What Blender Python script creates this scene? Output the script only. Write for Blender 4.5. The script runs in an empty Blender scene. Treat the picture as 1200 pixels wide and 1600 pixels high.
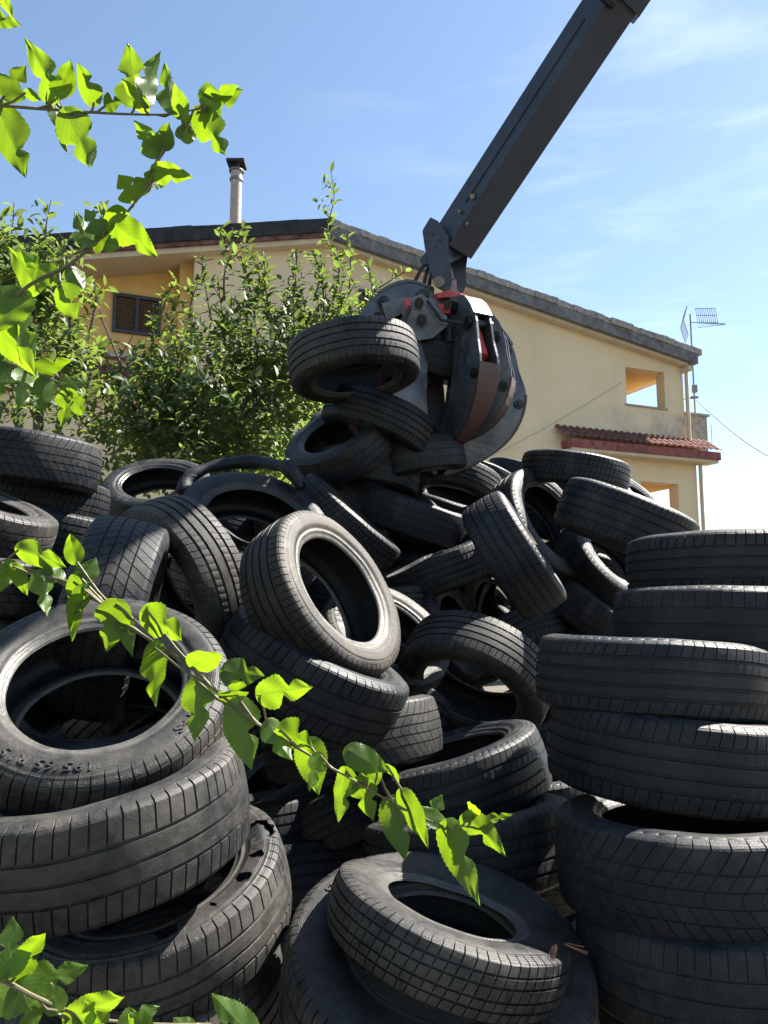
import bpy, bmesh, math, random
import numpy as np
from mathutils import Vector, Matrix, Quaternion, noise as mnoise
R_ = math.radians
scene = bpy.context.scene
COL = scene.collection

# ------------------------------------------------------------------ camera
F = 1202.0                      # focal length in photograph pixels (1200 x 1600)
HOR = 950.0                     # horizon row
PITCH = math.atan((HOR - 800) / F)
CAM = Vector((0, 0, 1.6))
cd = bpy.data.cameras.new("camera"); cam = bpy.data.objects.new("camera", cd); COL.objects.link(cam)
cam.location = CAM
cam.rotation_euler = (math.pi/2 + PITCH, 0, 0)
cd.sensor_fit = 'VERTICAL'; cd.sensor_height = 24; cd.lens = 24*F/1600
cd.clip_start = 0.05; cd.clip_end = 3000
scene.camera = cam
scene.render.resolution_x = 768; scene.render.resolution_y = 1024
FW = Vector((0, math.cos(PITCH), math.sin(PITCH))); UP = Vector((0, -math.sin(PITCH), math.cos(PITCH))); RT = Vector((1, 0, 0))

# ------------------------------------------------------------------ light
SUN_AZ, SUN_EL = R_(62), R_(50)     # azimuth: from straight ahead towards the right
SUN = Vector((math.sin(SUN_AZ)*math.cos(SUN_EL), math.cos(SUN_AZ)*math.cos(SUN_EL), math.sin(SUN_EL)))
sl = bpy.data.lights.new("sun", 'SUN'); so = bpy.data.objects.new("sun", sl); COL.objects.link(so)
sl.energy = 5.0; sl.angle = R_(0.5); sl.color = (1, .95, .86)
so.rotation_euler = SUN.to_track_quat('Z', 'Y').to_euler()
w = bpy.data.worlds.new("World"); scene.world = w; w.use_nodes = True
nt = w.node_tree; nt.nodes.clear()
wo = nt.nodes.new('ShaderNodeOutputWorld'); bg = nt.nodes.new('ShaderNodeBackground')
sky = nt.nodes.new('ShaderNodeTexSky'); sky.sky_type = 'NISHITA'; sky.sun_disc = False
sky.sun_elevation = SUN_EL; sky.sun_rotation = SUN_AZ
sky.air_density = 1.15; sky.dust_density = 0.35; sky.ozone_density = 1.1; sky.altitude = 50
bg.inputs['Strength'].default_value = 0.052
# thin cirrus
tc = nt.nodes.new('ShaderNodeTexCoord'); mp = nt.nodes.new('ShaderNodeMapping'); mp.inputs['Scale'].default_value = (1.1, 1.1, 5.5)
mp.inputs['Rotation'].default_value = (0.0, 0.30, 0.0)
no = nt.nodes.new('ShaderNodeTexNoise'); no.inputs['Scale'].default_value = 3.2; no.inputs['Detail'].default_value = 9; no.inputs['Roughness'].default_value = .58
no.inputs['Distortion'].default_value = .35
cr = nt.nodes.new('ShaderNodeMapRange'); cr.inputs[1].default_value = .50; cr.inputs[2].default_value = .80; cr.inputs[3].default_value = 0; cr.inputs[4].default_value = .42
sx = nt.nodes.new('ShaderNodeSeparateXYZ'); mx = nt.nodes.new('ShaderNodeMapRange'); mx.inputs[1].default_value = -.12; mx.inputs[2].default_value = .3
ml = nt.nodes.new('ShaderNodeMath'); ml.operation = 'MULTIPLY'
mixc = nt.nodes.new('ShaderNodeMix'); mixc.data_type = 'RGBA'; mixc.inputs[7].default_value = (5.6, 6.6, 7.6, 1)
L = nt.links.new
L(tc.outputs['Generated'], mp.inputs[0]); L(mp.outputs[0], no.inputs[0]); L(no.outputs[0], cr.inputs[0])
L(tc.outputs['Generated'], sx.inputs[0]); L(sx.outputs[0], mx.inputs[0]); L(cr.outputs[0], ml.inputs[0]); L(mx.outputs[0], ml.inputs[1])
L(ml.outputs[0], mixc.inputs[0]); L(sky.outputs[0], mixc.inputs[6]); L(mixc.outputs[2], bg.inputs[0]); L(bg.outputs[0], wo.inputs[0])
vs = scene.view_settings; vs.view_transform = 'Standard'; vs.look = 'None'; vs.gamma = 1; vs.exposure = 2.02
try:
    scene.cycles.max_bounces = 8; scene.cycles.diffuse_bounces = 3; scene.cycles.transmission_bounces = 4
    scene.cycles.use_denoising = True; scene.cycles.caustics_reflective = False; scene.cycles.caustics_refractive = False
except Exception: pass

# ------------------------------------------------------------------ helpers
def P(px, py, d):               # photo pixel at z-depth d -> world
    return CAM + FW*d + RT*((px-600)/F*d) + UP*((800-py)/F*d)
def ray(px, py):
    return (FW + RT*((px-600)/F) + UP*((800-py)/F)).normalized()
def tag(o, label=None, cat=None, group=None, kind=None):
    if label: o["label"] = label
    if cat: o["category"] = cat
    if group: o["group"] = group
    if kind: o["kind"] = kind
    return o
def empty(name, loc=(0,0,0), rot=None):
    o = bpy.data.objects.new(name, None); o.empty_display_size = .1; COL.objects.link(o); o.location = loc
    if rot is not None:
        o.rotation_mode = 'QUATERNION'; o.rotation_quaternion = rot
    return o
def link(name, me, mat=None, parent=None):
    o = bpy.data.objects.new(name, me); COL.objects.link(o)
    if mat is not None and not me.materials: me.materials.append(mat)
    if parent is not None: o.parent = parent
    return o
class MB:
    """collects shapes, then links them as ONE mesh object"""
    def __init__(s): s.bm = bmesh.new()
    def poly(s, pts):
        return s.bm.faces.new([s.bm.verts.new(p) for p in pts])
    def hexa(s, a, b):          # two matching 4-point loops
        va = [s.bm.verts.new(p) for p in a]; vb = [s.bm.verts.new(p) for p in b]
        s.bm.faces.new(va[::-1]); s.bm.faces.new(vb)
        n = len(a)
        for i in range(n): s.bm.faces.new([va[i], va[(i+1) % n], vb[(i+1) % n], vb[i]])
    def box(s, c, sz, m=None):
        x, y, z = [v/2 for v in sz]; c = Vector(c)
        q = [(-x,-y),(x,-y),(x,y),(-x,y)]
        f = (lambda p: m @ p) if m is not None else (lambda p: p)
        s.hexa([f(c+Vector((a,b,-z))) for a,b in q], [f(c+Vector((a,b,z))) for a,b in q])
    def tube(s, pts, rad, n=8, closed=False, cap=True):
        pts = [Vector(p) for p in pts]; N = len(pts)
        if not hasattr(rad, '__len__'): rad = [rad]*N
        rings = []; ref = Vector((.13,.21,.97))
        for i, p in enumerate(pts):
            t = (pts[min(i+1,N-1)]-pts[max(i-1,0)])
            if closed: t = pts[(i+1) % N]-pts[i-1]
            t.normalize()
            u = ref - t*ref.dot(t)
            if u.length < 1e-3: u = Vector((1,0,0)) - t*t.x
            u.normalize(); v = t.cross(u); ref = u
            rings.append([s.bm.verts.new(p + (u*math.cos(a)+v*math.sin(a))*rad[i]) for a in [2*math.pi*k/n for k in range(n)]])
        for i in range(N if closed else N-1):
            A, B = rings[i], rings[(i+1) % N]
            for k in range(n): s.bm.faces.new([A[k], A[(k+1) % n], B[(k+1) % n], B[k]])
        if cap and not closed: s.bm.faces.new(rings[0][::-1]); s.bm.faces.new(rings[-1])
    def build(s, name, mat, parent=None, smooth=False, bevel=0, angle=38):
        if bevel:
            bmesh.ops.bevel(s.bm, geom=[e for e in s.bm.edges if len(e.link_faces) == 2 and e.calc_face_angle(0) > .5], offset=bevel, segments=1, affect='EDGES', clamp_overlap=True)
        bmesh.ops.recalc_face_normals(s.bm, faces=s.bm.faces)
        me = bpy.data.meshes.new(name); s.bm.to_mesh(me); s.bm.free()
        if smooth:
            me.polygons.foreach_set('use_smooth', [True]*len(me.polygons)); me.set_sharp_from_angle(angle=R_(angle))
        return link(name, me, mat, parent)
def np_mesh(name, V, Q, smooth=True, angle=32):
    me = bpy.data.meshes.new(name)
    k = Q.shape[1]
    me.vertices.add(len(V)); me.vertices.foreach_set('co', V.astype(np.float32).ravel())
    me.loops.add(Q.size); me.loops.foreach_set('vertex_index', Q.astype(np.int32).ravel())
    me.polygons.add(len(Q)); me.polygons.foreach_set('loop_start', np.arange(0, Q.size, k, dtype=np.int32))
    me.update(calc_edges=True)
    if smooth:
        me.polygons.foreach_set('use_smooth', np.ones(len(Q), dtype=bool))
        me.set_sharp_from_angle(angle=R_(angle))
    return me

# ------------------------------------------------------------------ materials
class N:
    """tiny node helper"""
    def __init__(s, name):
        s.m = bpy.data.materials.new(name); s.m.use_nodes = True; s.t = s.m.node_tree; s.t.nodes.clear()
        s.out = s.t.nodes.new('ShaderNodeOutputMaterial'); s.b = s.t.nodes.new('ShaderNodeBsdfPrincipled')
        s.t.links.new(s.b.outputs[0], s.out.inputs[0]); s.tc = s.t.nodes.new('ShaderNodeTexCoord')
    def set(s, inp, v):
        if hasattr(v, 'node') or isinstance(v, bpy.types.NodeSocket): s.t.links.new(v, inp)
        else: inp.default_value = v
    def noise(s, scale, detail=6, rough=.6, vec=None, sc3=None, dist=0):
        n = s.t.nodes.new('ShaderNodeTexNoise'); n.inputs['Scale'].default_value = scale; n.inputs['Detail'].default_value = detail
        n.inputs['Roughness'].default_value = rough; n.inputs['Distortion'].default_value = dist
        v = vec if vec is not None else s.tc.outputs['Object']
        if sc3:
            mpn = s.t.nodes.new('ShaderNodeMapping'); mpn.inputs['Scale'].default_value = sc3; s.t.links.new(v, mpn.inputs[0]); v = mpn.outputs[0]
        s.t.links.new(v, n.inputs['Vector']); return n.outputs[0]
    def rng(s, v, a, b, c=0, d=1):
        n = s.t.nodes.new('ShaderNodeMapRange'); s.set(n.inputs[0], v)
        for i, x in enumerate((a, b, c, d)): s.set(n.inputs[i+1], x)
        return n.outputs[0]
    def math(s, op, a, b=0.0):
        n = s.t.nodes.new('ShaderNodeMath'); n.operation = op; s.set(n.inputs[0], a); s.set(n.inputs[1], b); return n.outputs[0]
    def mix(s, f, a, b, blend='MIX'):
        n = s.t.nodes.new('ShaderNodeMix'); n.data_type = 'RGBA'; n.blend_type = blend
        s.set(n.inputs[0], f)
        for i, x in ((6, a), (7, b)):
            s.set(n.inputs[i], x if not isinstance(x, tuple) else (*x, 1)[:4])
        return n.outputs[2]
    def bump(s, h, strength=.3, dist=.01, prev=None):
        n = s.t.nodes.new('ShaderNodeBump'); n.inputs['Strength'].default_value = strength; n.inputs['Distance'].default_value = dist
        s.t.links.new(h, n.inputs['Height'])
        if prev is not None: s.t.links.new(prev, n.inputs['Normal'])
        s.t.links.new(n.outputs[0], s.b.inputs['Normal']); return n.outputs[0]
    def col(s, v): s.set(s.b.inputs['Base Color'], v if not isinstance(v, tuple) else (*v, 1)[:4])
    def rough(s, v): s.set(s.b.inputs['Roughness'], v)
    def xyz(s, v=None):
        n = s.t.nodes.new('ShaderNodeSeparateXYZ'); s.t.links.new(v if v is not None else s.tc.outputs['Object'], n.inputs[0]); return n.outputs
    def rand(s): return s.t.nodes.new('ShaderNodeObjectInfo').outputs['Random']

def rubber(name, dark, dust, lo, hi, rgh=.62, bead=(.05,.048,.045), side=False):
    n = N(name)
    rnd = n.rand()
    X = n.xyz(); r = n.math('SQRT', n.math('ADD', n.math('MULTIPLY', X[0], X[0]), n.math('MULTIPLY', X[1], X[1])))
    big = n.noise(5, 5, .6); med = n.noise(34, 7, .7); fine = n.noise(420, 3, .6)
    f = n.math('ADD', n.math('MULTIPLY', big, .55), n.math('MULTIPLY', med, .45))
    f = n.rng(f, lo, hi, 0, 1)
    f = n.math('MULTIPLY', f, n.rng(rnd, 0, 1, .55, 1.15))
    f = n.math('MULTIPLY', f, n.rng(fine, .3, .62, .45, 1))
    c = n.mix(f, dark, dust)
    scuff = n.noise(26, 9, .75, sc3=(1, 1, 5), dist=.6)
    c = n.mix(n.rng(scuff, .60, .74, 0, .45), c, tuple(min(1, x*1.7+.02) for x in dust))
    stain = n.noise(3.2, 7, .7, dist=.8)
    c = n.mix(n.math('MULTIPLY', n.rng(stain, .54, .66, 0, .75), n.rng(n.math('FRACT', n.math('MULTIPLY', rnd, 7.3)), .3, 1, .15, 1)), c, tuple(x*.75+y*.3 for x, y in zip(dust, (.03,.022,.012))))
    rr = n.rng(f, 0, 1, rgh-.12, .92)
    if side:
        at = n.t.nodes.new('ShaderNodeAttribute'); at.attribute_name = 'bead'; bd = n.math('MULTIPLY', at.outputs['Fac'], n.rng(med, .35, .6, .5, 1))
        c = n.mix(n.math('MULTIPLY', bd, .75), c, bead); rr = n.mix(bd, rr, .40) if False else n.math('SUBTRACT', rr, n.math('MULTIPLY', bd, .25))
    n.col(c)
    n.rough(rr)
    n.b.inputs['Specular IOR Level'].default_value = .30
    if side:   # moulded fine concentric lines of a sidewall
        wv = n.math('SINE', n.math('MULTIPLY', r, 1300)); h = n.math('MULTIPLY', wv, .16)
        h = n.math('ADD', h, n.math('ADD', fine, n.math('MULTIPLY', med, 1.5)))
        an = n.math('ARCTAN2', X[1], X[0]); cv = n.t.nodes.new('ShaderNodeCombineXYZ')      # illegible moulded small print in rings
        n.set(cv.inputs[0], n.math('MULTIPLY', an, 34)); n.set(cv.inputs[1], n.math('MULTIPLY', r, 170)); n.set(cv.inputs[2], n.math('MULTIPLY', rnd, 40))
        g1 = n.noise(1.0, 1, .5, vec=cv.outputs[0]); g1 = n.rng(g1, .54, .57)
        words = n.noise(1.6, 1, .5, vec=n.tc.outputs['Object']); ringm = n.rng(n.math('SINE', n.math('MULTIPLY', r, 190)), .55, .75)
        g1 = n.math('MULTIPLY', g1, n.math('MULTIPLY', n.rng(words, .52, .56), ringm)); h = n.math('ADD', h, n.math('MULTIPLY', g1, 4.5))
    else:
        h = n.math('ADD', fine, n.math('MULTIPLY', med, 1.6))
        an = n.math('ARCTAN2', X[1], X[0]); sp = n.math('ADD', n.math('MULTIPLY', an, 88), n.math('MULTIPLY', n.math('SINE', n.math('MULTIPLY', X[2], 75)), 1.5))   # fine sipes, worn away in places
        sp = n.rng(n.math('ABSOLUTE', n.math('SINE', sp)), .0, .16, 1, 0); wear = n.rng(n.noise(7, 4, .6), .42, .56, .15, 1)
        cell = n.rng(n.math('SINE', n.math('ADD', n.math('MULTIPLY', X[2], 130), n.math('MULTIPLY', rnd, 6))), -.2, .0)
        sp = n.math('MULTIPLY', sp, n.math('MULTIPLY', wear, cell)); h = n.math('SUBTRACT', h, n.math('MULTIPLY', sp, 2.6))
    n.bump(h, .42, .0024)
    return n.m
RB_BLACK = rubber('black_rubber', (.0065,.0090,.0135), (.075,.070,.063), .44, .80)
RB_SIDE = rubber('black_sidewall_rubber', (.007,.0095,.014), (.072,.067,.060), .44, .80, .54, side=True)
RB_GREY = rubber('grey_worn_rubber', (.0095,.010,.0115), (.150,.137,.120), .40, .78)
RB_GSIDE = rubber('grey_sidewall_rubber', (.0095,.010,.0115), (.135,.123,.108), .40, .78, .54, bead=(.12,.115,.105), side=True)
RB_BROWN = rubber('brown_dusty_rubber', (.013,.012,.012), (.112,.092,.074), .40, .76)
RB_BSIDE = rubber('brown_dusty_sidewall_rubber', (.016,.015,.0145), (.105,.088,.073), .38, .74, .56, bead=(.16,.15,.135), side=True)
MATS = {'k': (RB_BLACK, RB_SIDE), 'g': (RB_GREY, RB_GSIDE), 'b': (RB_BROWN, RB_BSIDE)}
def simple(name, colr, rough=.6, metal=0, nscale=12, var=.25, bmp=.15, bd=.004, spec=.5):
    n = N(name); f = n.noise(nscale, 7, .65)
    n.col(n.mix(n.rng(f, .3, .7), tuple(c*(1-var) for c in colr), tuple(min(1, c*(1+var)) for c in colr)))
    n.rough(n.rng(n.noise(nscale*2.3), .3, .7, max(0, rough-.12), min(1, rough+.12))); n.b.inputs['Metallic'].default_value = metal
    n.b.inputs['Specular IOR Level'].default_value = spec
    n.bump(n.noise(nscale*5, 4), bmp, bd); return n.m

# ------------------------------------------------------------------ tyre generator
def catmull(pts, k):
    pts = np.array(pts, float); out = []
    n = len(pts)
    for i in range(n-1):
        p0, p1, p2, p3 = pts[max(i-1,0)], pts[i], pts[i+1], pts[min(i+2,n-1)]
        for j in range(k):
            t = j/k
            out.append(.5*((2*p1)+(-p0+p2)*t+(2*p0-5*p1+4*p2-p3)*t*t+(-p0+3*p1-3*p2+p3)*t**3))
    out.append(pts[-1]); return np.array(out)
PATTERNS = {   # circumferential grooves (fraction of half tread, half width m, depth), pitches, slit width, lateral masks, slant, mode
    'summer': dict(g=[-.56,-.19,.19,.56], gw=.0042, gd=.0062, np=76, sw=.14, sh=1., mid=.0, ctr=0, slant=.35, vee=0, ld=.005),
    'rib':    dict(g=[-.60,-.22,.22,.60], gw=.0048, gd=.0070, np=70, sw=.11, sh=.75, mid=.06, ctr=.0, slant=.8, vee=0, ld=.004),
    'worn':   dict(g=[-.5,0,.5], gw=.0030, gd=.0030, np=66, sw=.07, sh=.6, mid=0, ctr=0, slant=.25, vee=0, ld=.004),
    'block':  dict(g=[-.62,-.24,.24,.62], gw=.0026, gd=.0060, np=72, sw=.13, sh=1, mid=1, ctr=1, slant=.6, vee=0, ld=.006),
    'vee':    dict(g=[-.52,-.17,.17,.52], gw=.0026, gd=.0050, np=58, sw=.10, sh=.9, mid=.55, ctr=.4, slant=1.9, vee=1, ld=.006),
    'slits':  dict(g=[-.45,-.02,.45], gw=.0042, gd=.0065, np=62, sw=.13, sh=1, mid=.0, ctr=.12, slant=.5, vee=0, ld=.006),
}
def tyre_parts(R, W, rb, pat, seed=0, oval=0., saddle=0., sag=0., worn=1., damage=None, lod=1):
    p = PATTERNS[pat]; rs = np.random.RandomState(seed)
    tw = .415*W; crown = .0085
    # --- tread columns: (w, groove flag, lateral mask)
    cols = []
    edges = [-1.0]
    for g in p['g']: edges += [g - p['gw']/tw, g + p['gw']/tw]
    edges.append(1.0)
    nr = len(edges)//2
    for k in range(nr):
        a, b = edges[2*k]*tw, edges[2*k+1]*tw
        lm = p['sh'] if k in (0, nr-1) else (p['ctr'] if (nr % 2 and k == nr//2) else p['mid'])
        for x in np.linspace(a, b, 4): cols.append((x, 0, lm))
        if k < nr-1:
            nxt = edges[2*k+2]*tw
            cols += [(b+.0009, 1, 0), (nxt-.0009, 1, 0)]
    cols = np.array(cols); wc = cols[:,0]
    rt = R - crown*(np.abs(wc)/tw)**2.4 - cols[:,1]*p['gd']*worn
    # --- side profile (positive side), outer then inner
    mid = (R+rb)/2 + .004
    outer = catmull([(R-crown, tw), (R-.0165, .455*W), (R-.036, .488*W), (mid+.006, .502*W), (mid-.020, .492*W), (rb+.024, .452*W), (rb+.013, .432*W), (rb+.009, .424*W), (rb-.001, .405*W), (rb-.006, .375*W)], 8 if lod == 2 else 4)
    # moulded rings
    ro = outer[:,0]
    for rr, wd, h in ((R-.030, .0016, .0013), (rb+.040, .0022, .0014), (rb+.016, .0042, .0034), ((R+rb)/2+.028, .0012, .0009)):
        outer[:,1] += h*np.exp(-((ro-rr)/wd)**2*.5) * (ro > rb+.004)
    inner = catmull([(rb-.006, .375*W), (rb+.004, .352*W), (rb+.030, .405*W), (mid, .458*W), (R-.040, .440*W), (R-.024, .36*W), (R-.0185, .2*W), (R-.0175, 0)], 2)
    no_, ni = len(outer), len(inner)
    # full loop: -side bead ... build arrays of (r,w,latmask,shear)
    sl = p['slant']*2*math.pi/p['np']
    def shear(wn): return sl*(np.abs(wn) if p['vee'] else wn)
    tread = np.stack([rt, wc, cols[:,2], shear(wc/tw)], 1)
    def sidearr(sign):
        o = outer.copy(); lat = np.zeros(no_); m = np.clip((o[:,0]-(R-.030))/.018, 0, 1); lat = m*p['sh']
        if pat in ('block', 'vee'): lat = np.clip((o[:,0]-(R-.040))/.02, 0, 1)
        s = np.full(no_, shear(sign*1.0)); a = np.stack([o[:,0], o[:,1]*sign, lat, s], 1)
        s2 = shear(sign*1.0)*(np.ones(ni) if p['vee'] else np.linspace(1, 0, ni))
        b = np.stack([inner[:,0], inner[:,1]*sign, np.zeros(ni), s2], 1)
        return a, b
    pa, pb = sidearr(1); na, nb = sidearr(-1)
    # angular samples
    npi = p['np']; lens = 1 + .10*rs.randn(npi).clip(-1.2, 1.2); lens /= lens.sum(); st = np.concatenate([[0], np.cumsum(lens)])[:-1]
    sw = p['sw']; e = .022
    fr = np.array([0, e, sw-e, sw, (1+sw)/2]); low = np.array([0, 1, 1, 0, 0.])
    if lod == 2: fr = np.array([0, e, sw-e, sw, .2, .31, .43, .55, .67, .78, .89]); low = np.array([0, 1, 1, 0]+[0.]*7)
    th = (st[:,None] + fr[None,:]*lens[:,None]).ravel()*2*math.pi; lowf = np.tile(low, npi)
    NT = len(th)
    def grid(arr):
        M = len(arr); r = arr[:,0][None,:]; wv = arr[:,1][None,:]
        T = th[:,None] + arr[:,3][None,:]
        dep = lowf[:,None]*arr[:,2][None,:]*p['ld']*worn
        extra = np.minimum(dep, 1)                      # lateral grooves do not deepen the circumferential ones
        rr = r - extra
        # sidewall slits go inward along w too
        side = (np.abs(wv) > tw+1e-5)
        ww = wv - np.sign(wv)*extra*.5*side
        # slow wobble, wear
        ang = T
        rr = rr + .0012*np.sin(3*ang+seed) + .0008*np.sin(7*ang+2.1*seed)
        x = rr*np.cos(ang); y = rr*np.sin(ang)
        k = np.clip((rr-rb)/(R-rb), 0, 1)
        z = ww + sag*.03*np.sin(2*ang+seed)*np.ones_like(rr) + saddle*(x*x-y*y)/R + .0006*np.sin(9*ang+seed*1.7)
        x = x*(1+oval); y = y*(1-oval)
        return np.stack([x, y, z], -1)
    def quads(M, wrap_extra=0, keep=None):
        i = np.arange(NT)[:,None]; j = np.arange(M-1)[None,:]; i2 = (i+1) % NT
        q = np.stack([i*M+j, i2*M+j, i2*M+j+1, i*M+j+1], -1)
        q = np.broadcast_to(q, (NT, M-1, 4))
        if keep is not None: q = q[keep[:, :M-1]]
        return q.reshape(-1, 4)
    full_t = tread
    parts = []
    # tread: outer band + inner skin of the carcass behind the tread, closed at the edges
    tin_p = pb[ni-7:][:, :]; tin_n = nb[ni-7:][:, :]
    ring = np.concatenate([tin_n[::-1][:0], full_t], 0)
    G = grid(ring); parts.append(['tread', G, None])
    innerband = np.concatenate([nb[4:], pb[4:][::-1][1:]], 0)     # inner liner
    parts.append(['inner_liner', grid(innerband), 'rev'])
    for sgn, a, b in ((1, pa, pb), (-1, na, nb)):
        arr = np.concatenate([a, b[1:5]], 0)
        parts.append(['sidewall', grid(arr), 'rev' if sgn < 0 else None])
    out = []
    for nm, G, rev in parts:
        M = G.shape[1]; keep = None
        if damage and nm in damage: keep = damage[nm](th, M, rs)
        q = quads(M, keep=keep)
        if rev and nm != 'inner_liner': q = q[:, ::-1]
        if nm == 'inner_liner': q = q[:, ::-1]
        if nm in ('sidewall', 'tread') and damage and 'warp' in damage: G = damage['warp'](G, th, nm)
        me = np_mesh(nm, G.reshape(-1, 3), q, True, 34)
        if nm == 'sidewall':
            r_ = np.hypot(G[...,0]/(1+oval), G[...,1]/(1-oval)).ravel(); at = me.attributes.new('bead', 'FLOAT', 'POINT')
            at.data.foreach_set('value', (np.clip((rb+.026-r_)/.006, 0, 1)).astype(np.float32))
        out.append((nm, me))
    return out
TYRES = []
LET = []
def axis_frame(px, py, phi, t):
    v = ray(px, py); rt = v.cross(Vector((0,0,1))).normalized(); up = rt.cross(v).normalized()
    n = (rt*math.cos(R_(phi)) + up*math.sin(R_(phi)))*math.cos(R_(t)) - v*math.sin(R_(t))
    return n.normalized()
def tyre(px, py, a, phi, t, label, R=.315, W=.205, rb=None, pat='summer', mat='k', spin=0, group='scrap tyres thrown on the heap', cat='tyre', face=False, **kw):
    """px,py: pixel of the centre; a: outer radius in pixels; phi: image direction of the axle; t: how far that end of the axle turns to us"""
    if rb is None: rb = R - .115
    d = R*F/a
    n = axis_frame(px, py, phi, t)
    c = P(px, py, d)
    if face: c = c - n*W*.45
    q = n.to_track_quat('Z', 'Y') @ Quaternion((0,0,1), R_(spin))
    root = empty('tyre', c, q); tag(root, label, cat, group)
    seed = len(TYRES)+1
    for nm, me in tyre_parts(R, W, rb, pat, seed=seed, **kw):
        link(nm, me, MATS[mat][1] if nm == 'sidewall' else (RB_SIDE if nm == 'inner_liner' else MATS[mat][0]), root)
    TYRES.append(root); root['R_'] = R; root['W_'] = W
    return root
def copy_tyre(src, px, py, a, phi, t, label, spin=0, group='scrap tyres thrown on the heap'):
    R = src['R_']; c = P(px, py, R*F/a); n = axis_frame(px, py, phi, t)
    r = src.copy(); COL.objects.link(r); r.location = c
    r.rotation_quaternion = n.to_track_quat('Z', 'Y') @ Quaternion((0,0,1), R_(spin))
    tag(r, label, 'tyre', group)
    for ch in list(src.children):
        if ch.name.startswith('sidewall_lettering'): continue
        k = ch.copy(); COL.objects.link(k); k.parent = r
    return r
def lettering(root, text, ang, r0, h, R, W, rb, mat, spread=1.0, side=1, inward=False):
    """raised moulded characters bent round a sidewall; ang in degrees of the tyre's own angle"""
    cu = bpy.data.curves.new('txt', 'FONT'); cu.body = text; cu.size = h*1.35; cu.extrude = .0013; cu.offset = .0006; cu.space_character = 1.15
    ob = bpy.data.objects.new('txt', cu); COL.objects.link(ob)
    dg = bpy.context.evaluated_depsgraph_get(); me = bpy.data.meshes.new_from_object(ob.evaluated_get(dg))
    COL.objects.unlink(ob); bpy.data.objects.remove(ob)
    V = np.empty(len(me.vertices)*3); me.vertices.foreach_get('co', V); V = V.reshape(-1, 3)
    x = (V[:,0]-V[:,0].mean())*spread; y = V[:,1]-h*.5
    s = -1 if inward else 1
    A = R_(ang) - s*x/r0*side; rad = r0 + s*y
    mid = (R+rb)/2+.004
    prof = np.interp(rad, [rb+.013, rb+.024, mid-.02, mid+.006, R-.036, R-.0165], [.432*W, .452*W, .492*W, .502*W, .488*W, .455*W])
    z = side*(prof + V[:,2] + .0022)
    me.vertices.foreach_set('co', np.stack([rad*np.cos(A), rad*np.sin(A), z], 1).astype(np.float32).ravel()); me.update()
    me.name = 'sidewall_lettering'
    return link('sidewall_lettering', me, mat, root)

def ang_at(root, px, py):
    """angle (degrees) in a tyre's own frame of the point of its face under pixel px,py"""
    q = root.rotation_quaternion; n = q @ Vector((0,0,1)); c = root.location + n*(.1 if n.dot(FW) < 0 else -.1)
    v = ray(px, py); k = (c-CAM).dot(n)/v.dot(n); p = q.inverted() @ (CAM+v*k - root.location)
    return math.degrees(math.atan2(p.y, p.x))
_tyre0 = tyre
def tyre(*a, **kw):
    dmg = kw.get('damage')
    if callable(dmg):
        px, py, aa, phi, t = a[:5]; R = kw.get('R', .315); W = kw.get('W', .205); n = axis_frame(px, py, phi, t); c = P(px, py, R*F/aa)
        if kw.get('face'): c = c - n*W*.45
        tmp = type('T', (), {})(); tmp.location = c; tmp.rotation_quaternion = n.to_track_quat('Z','Y') @ Quaternion((0,0,1), R_(kw.get('spin', 0)))
        kw['damage'] = dmg(tmp)
    return _tyre0(*a, **kw)
def adiff(th, a): return (th - a + math.pi) % (2*math.pi) - math.pi
def torn_ring(tmp):            # holes and tears ripped through the upper sidewall under the shoulder
    H_ = [(ang_at(tmp, x, y), st, sj, j) for x, y, st, sj, j in ((438,1290,.16,16,22),(410,1338,.055,7,24),(394,1378,.060,7,26),(345,1432,.02,3,28),(290,1460,.16,4,50),(250,1475,.10,9,30))]
    def f(th, M, rs):
        k = np.ones((len(th), M-1), bool); J = np.arange(M-1)[None,:]
        for a, st, sj, j0 in H_:
            d = adiff(th, R_(a))[:,None]; w_ = 1+.22*np.sin(th*61+j0)[:,None]+.16*np.sin(J*.9+j0+th[:,None]*30)
            k &= ~(((d/st)**2 + ((J-j0)/sj)**2) < w_)
        return k
    return {'sidewall': f}
def torn_corner(tmp):          # shoulder ripped open at the right end
    a0 = R_(ang_at(tmp, 892, 1478))
    def f(th, M, rs):
        k = np.ones((len(th), M-1), bool); d = np.abs(adiff(th, a0))
        wd = .055+.03*np.sin(th*77)
        for j in range(M-1):
            k[d < wd*max(0, 1-j/9.), j] = False
        return k
    def g(th, M, rs):
        k = np.ones((len(th), M-1), bool); d = np.abs(adiff(th, a0+.03))
        for j in range(M-1):
            k[d < (.045+.02*math.sin(j*2.1))*max(0, 1-(M-1-j)/9.), j] = False
        return k
    return {'sidewall': f, 'tread': g}

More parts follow.
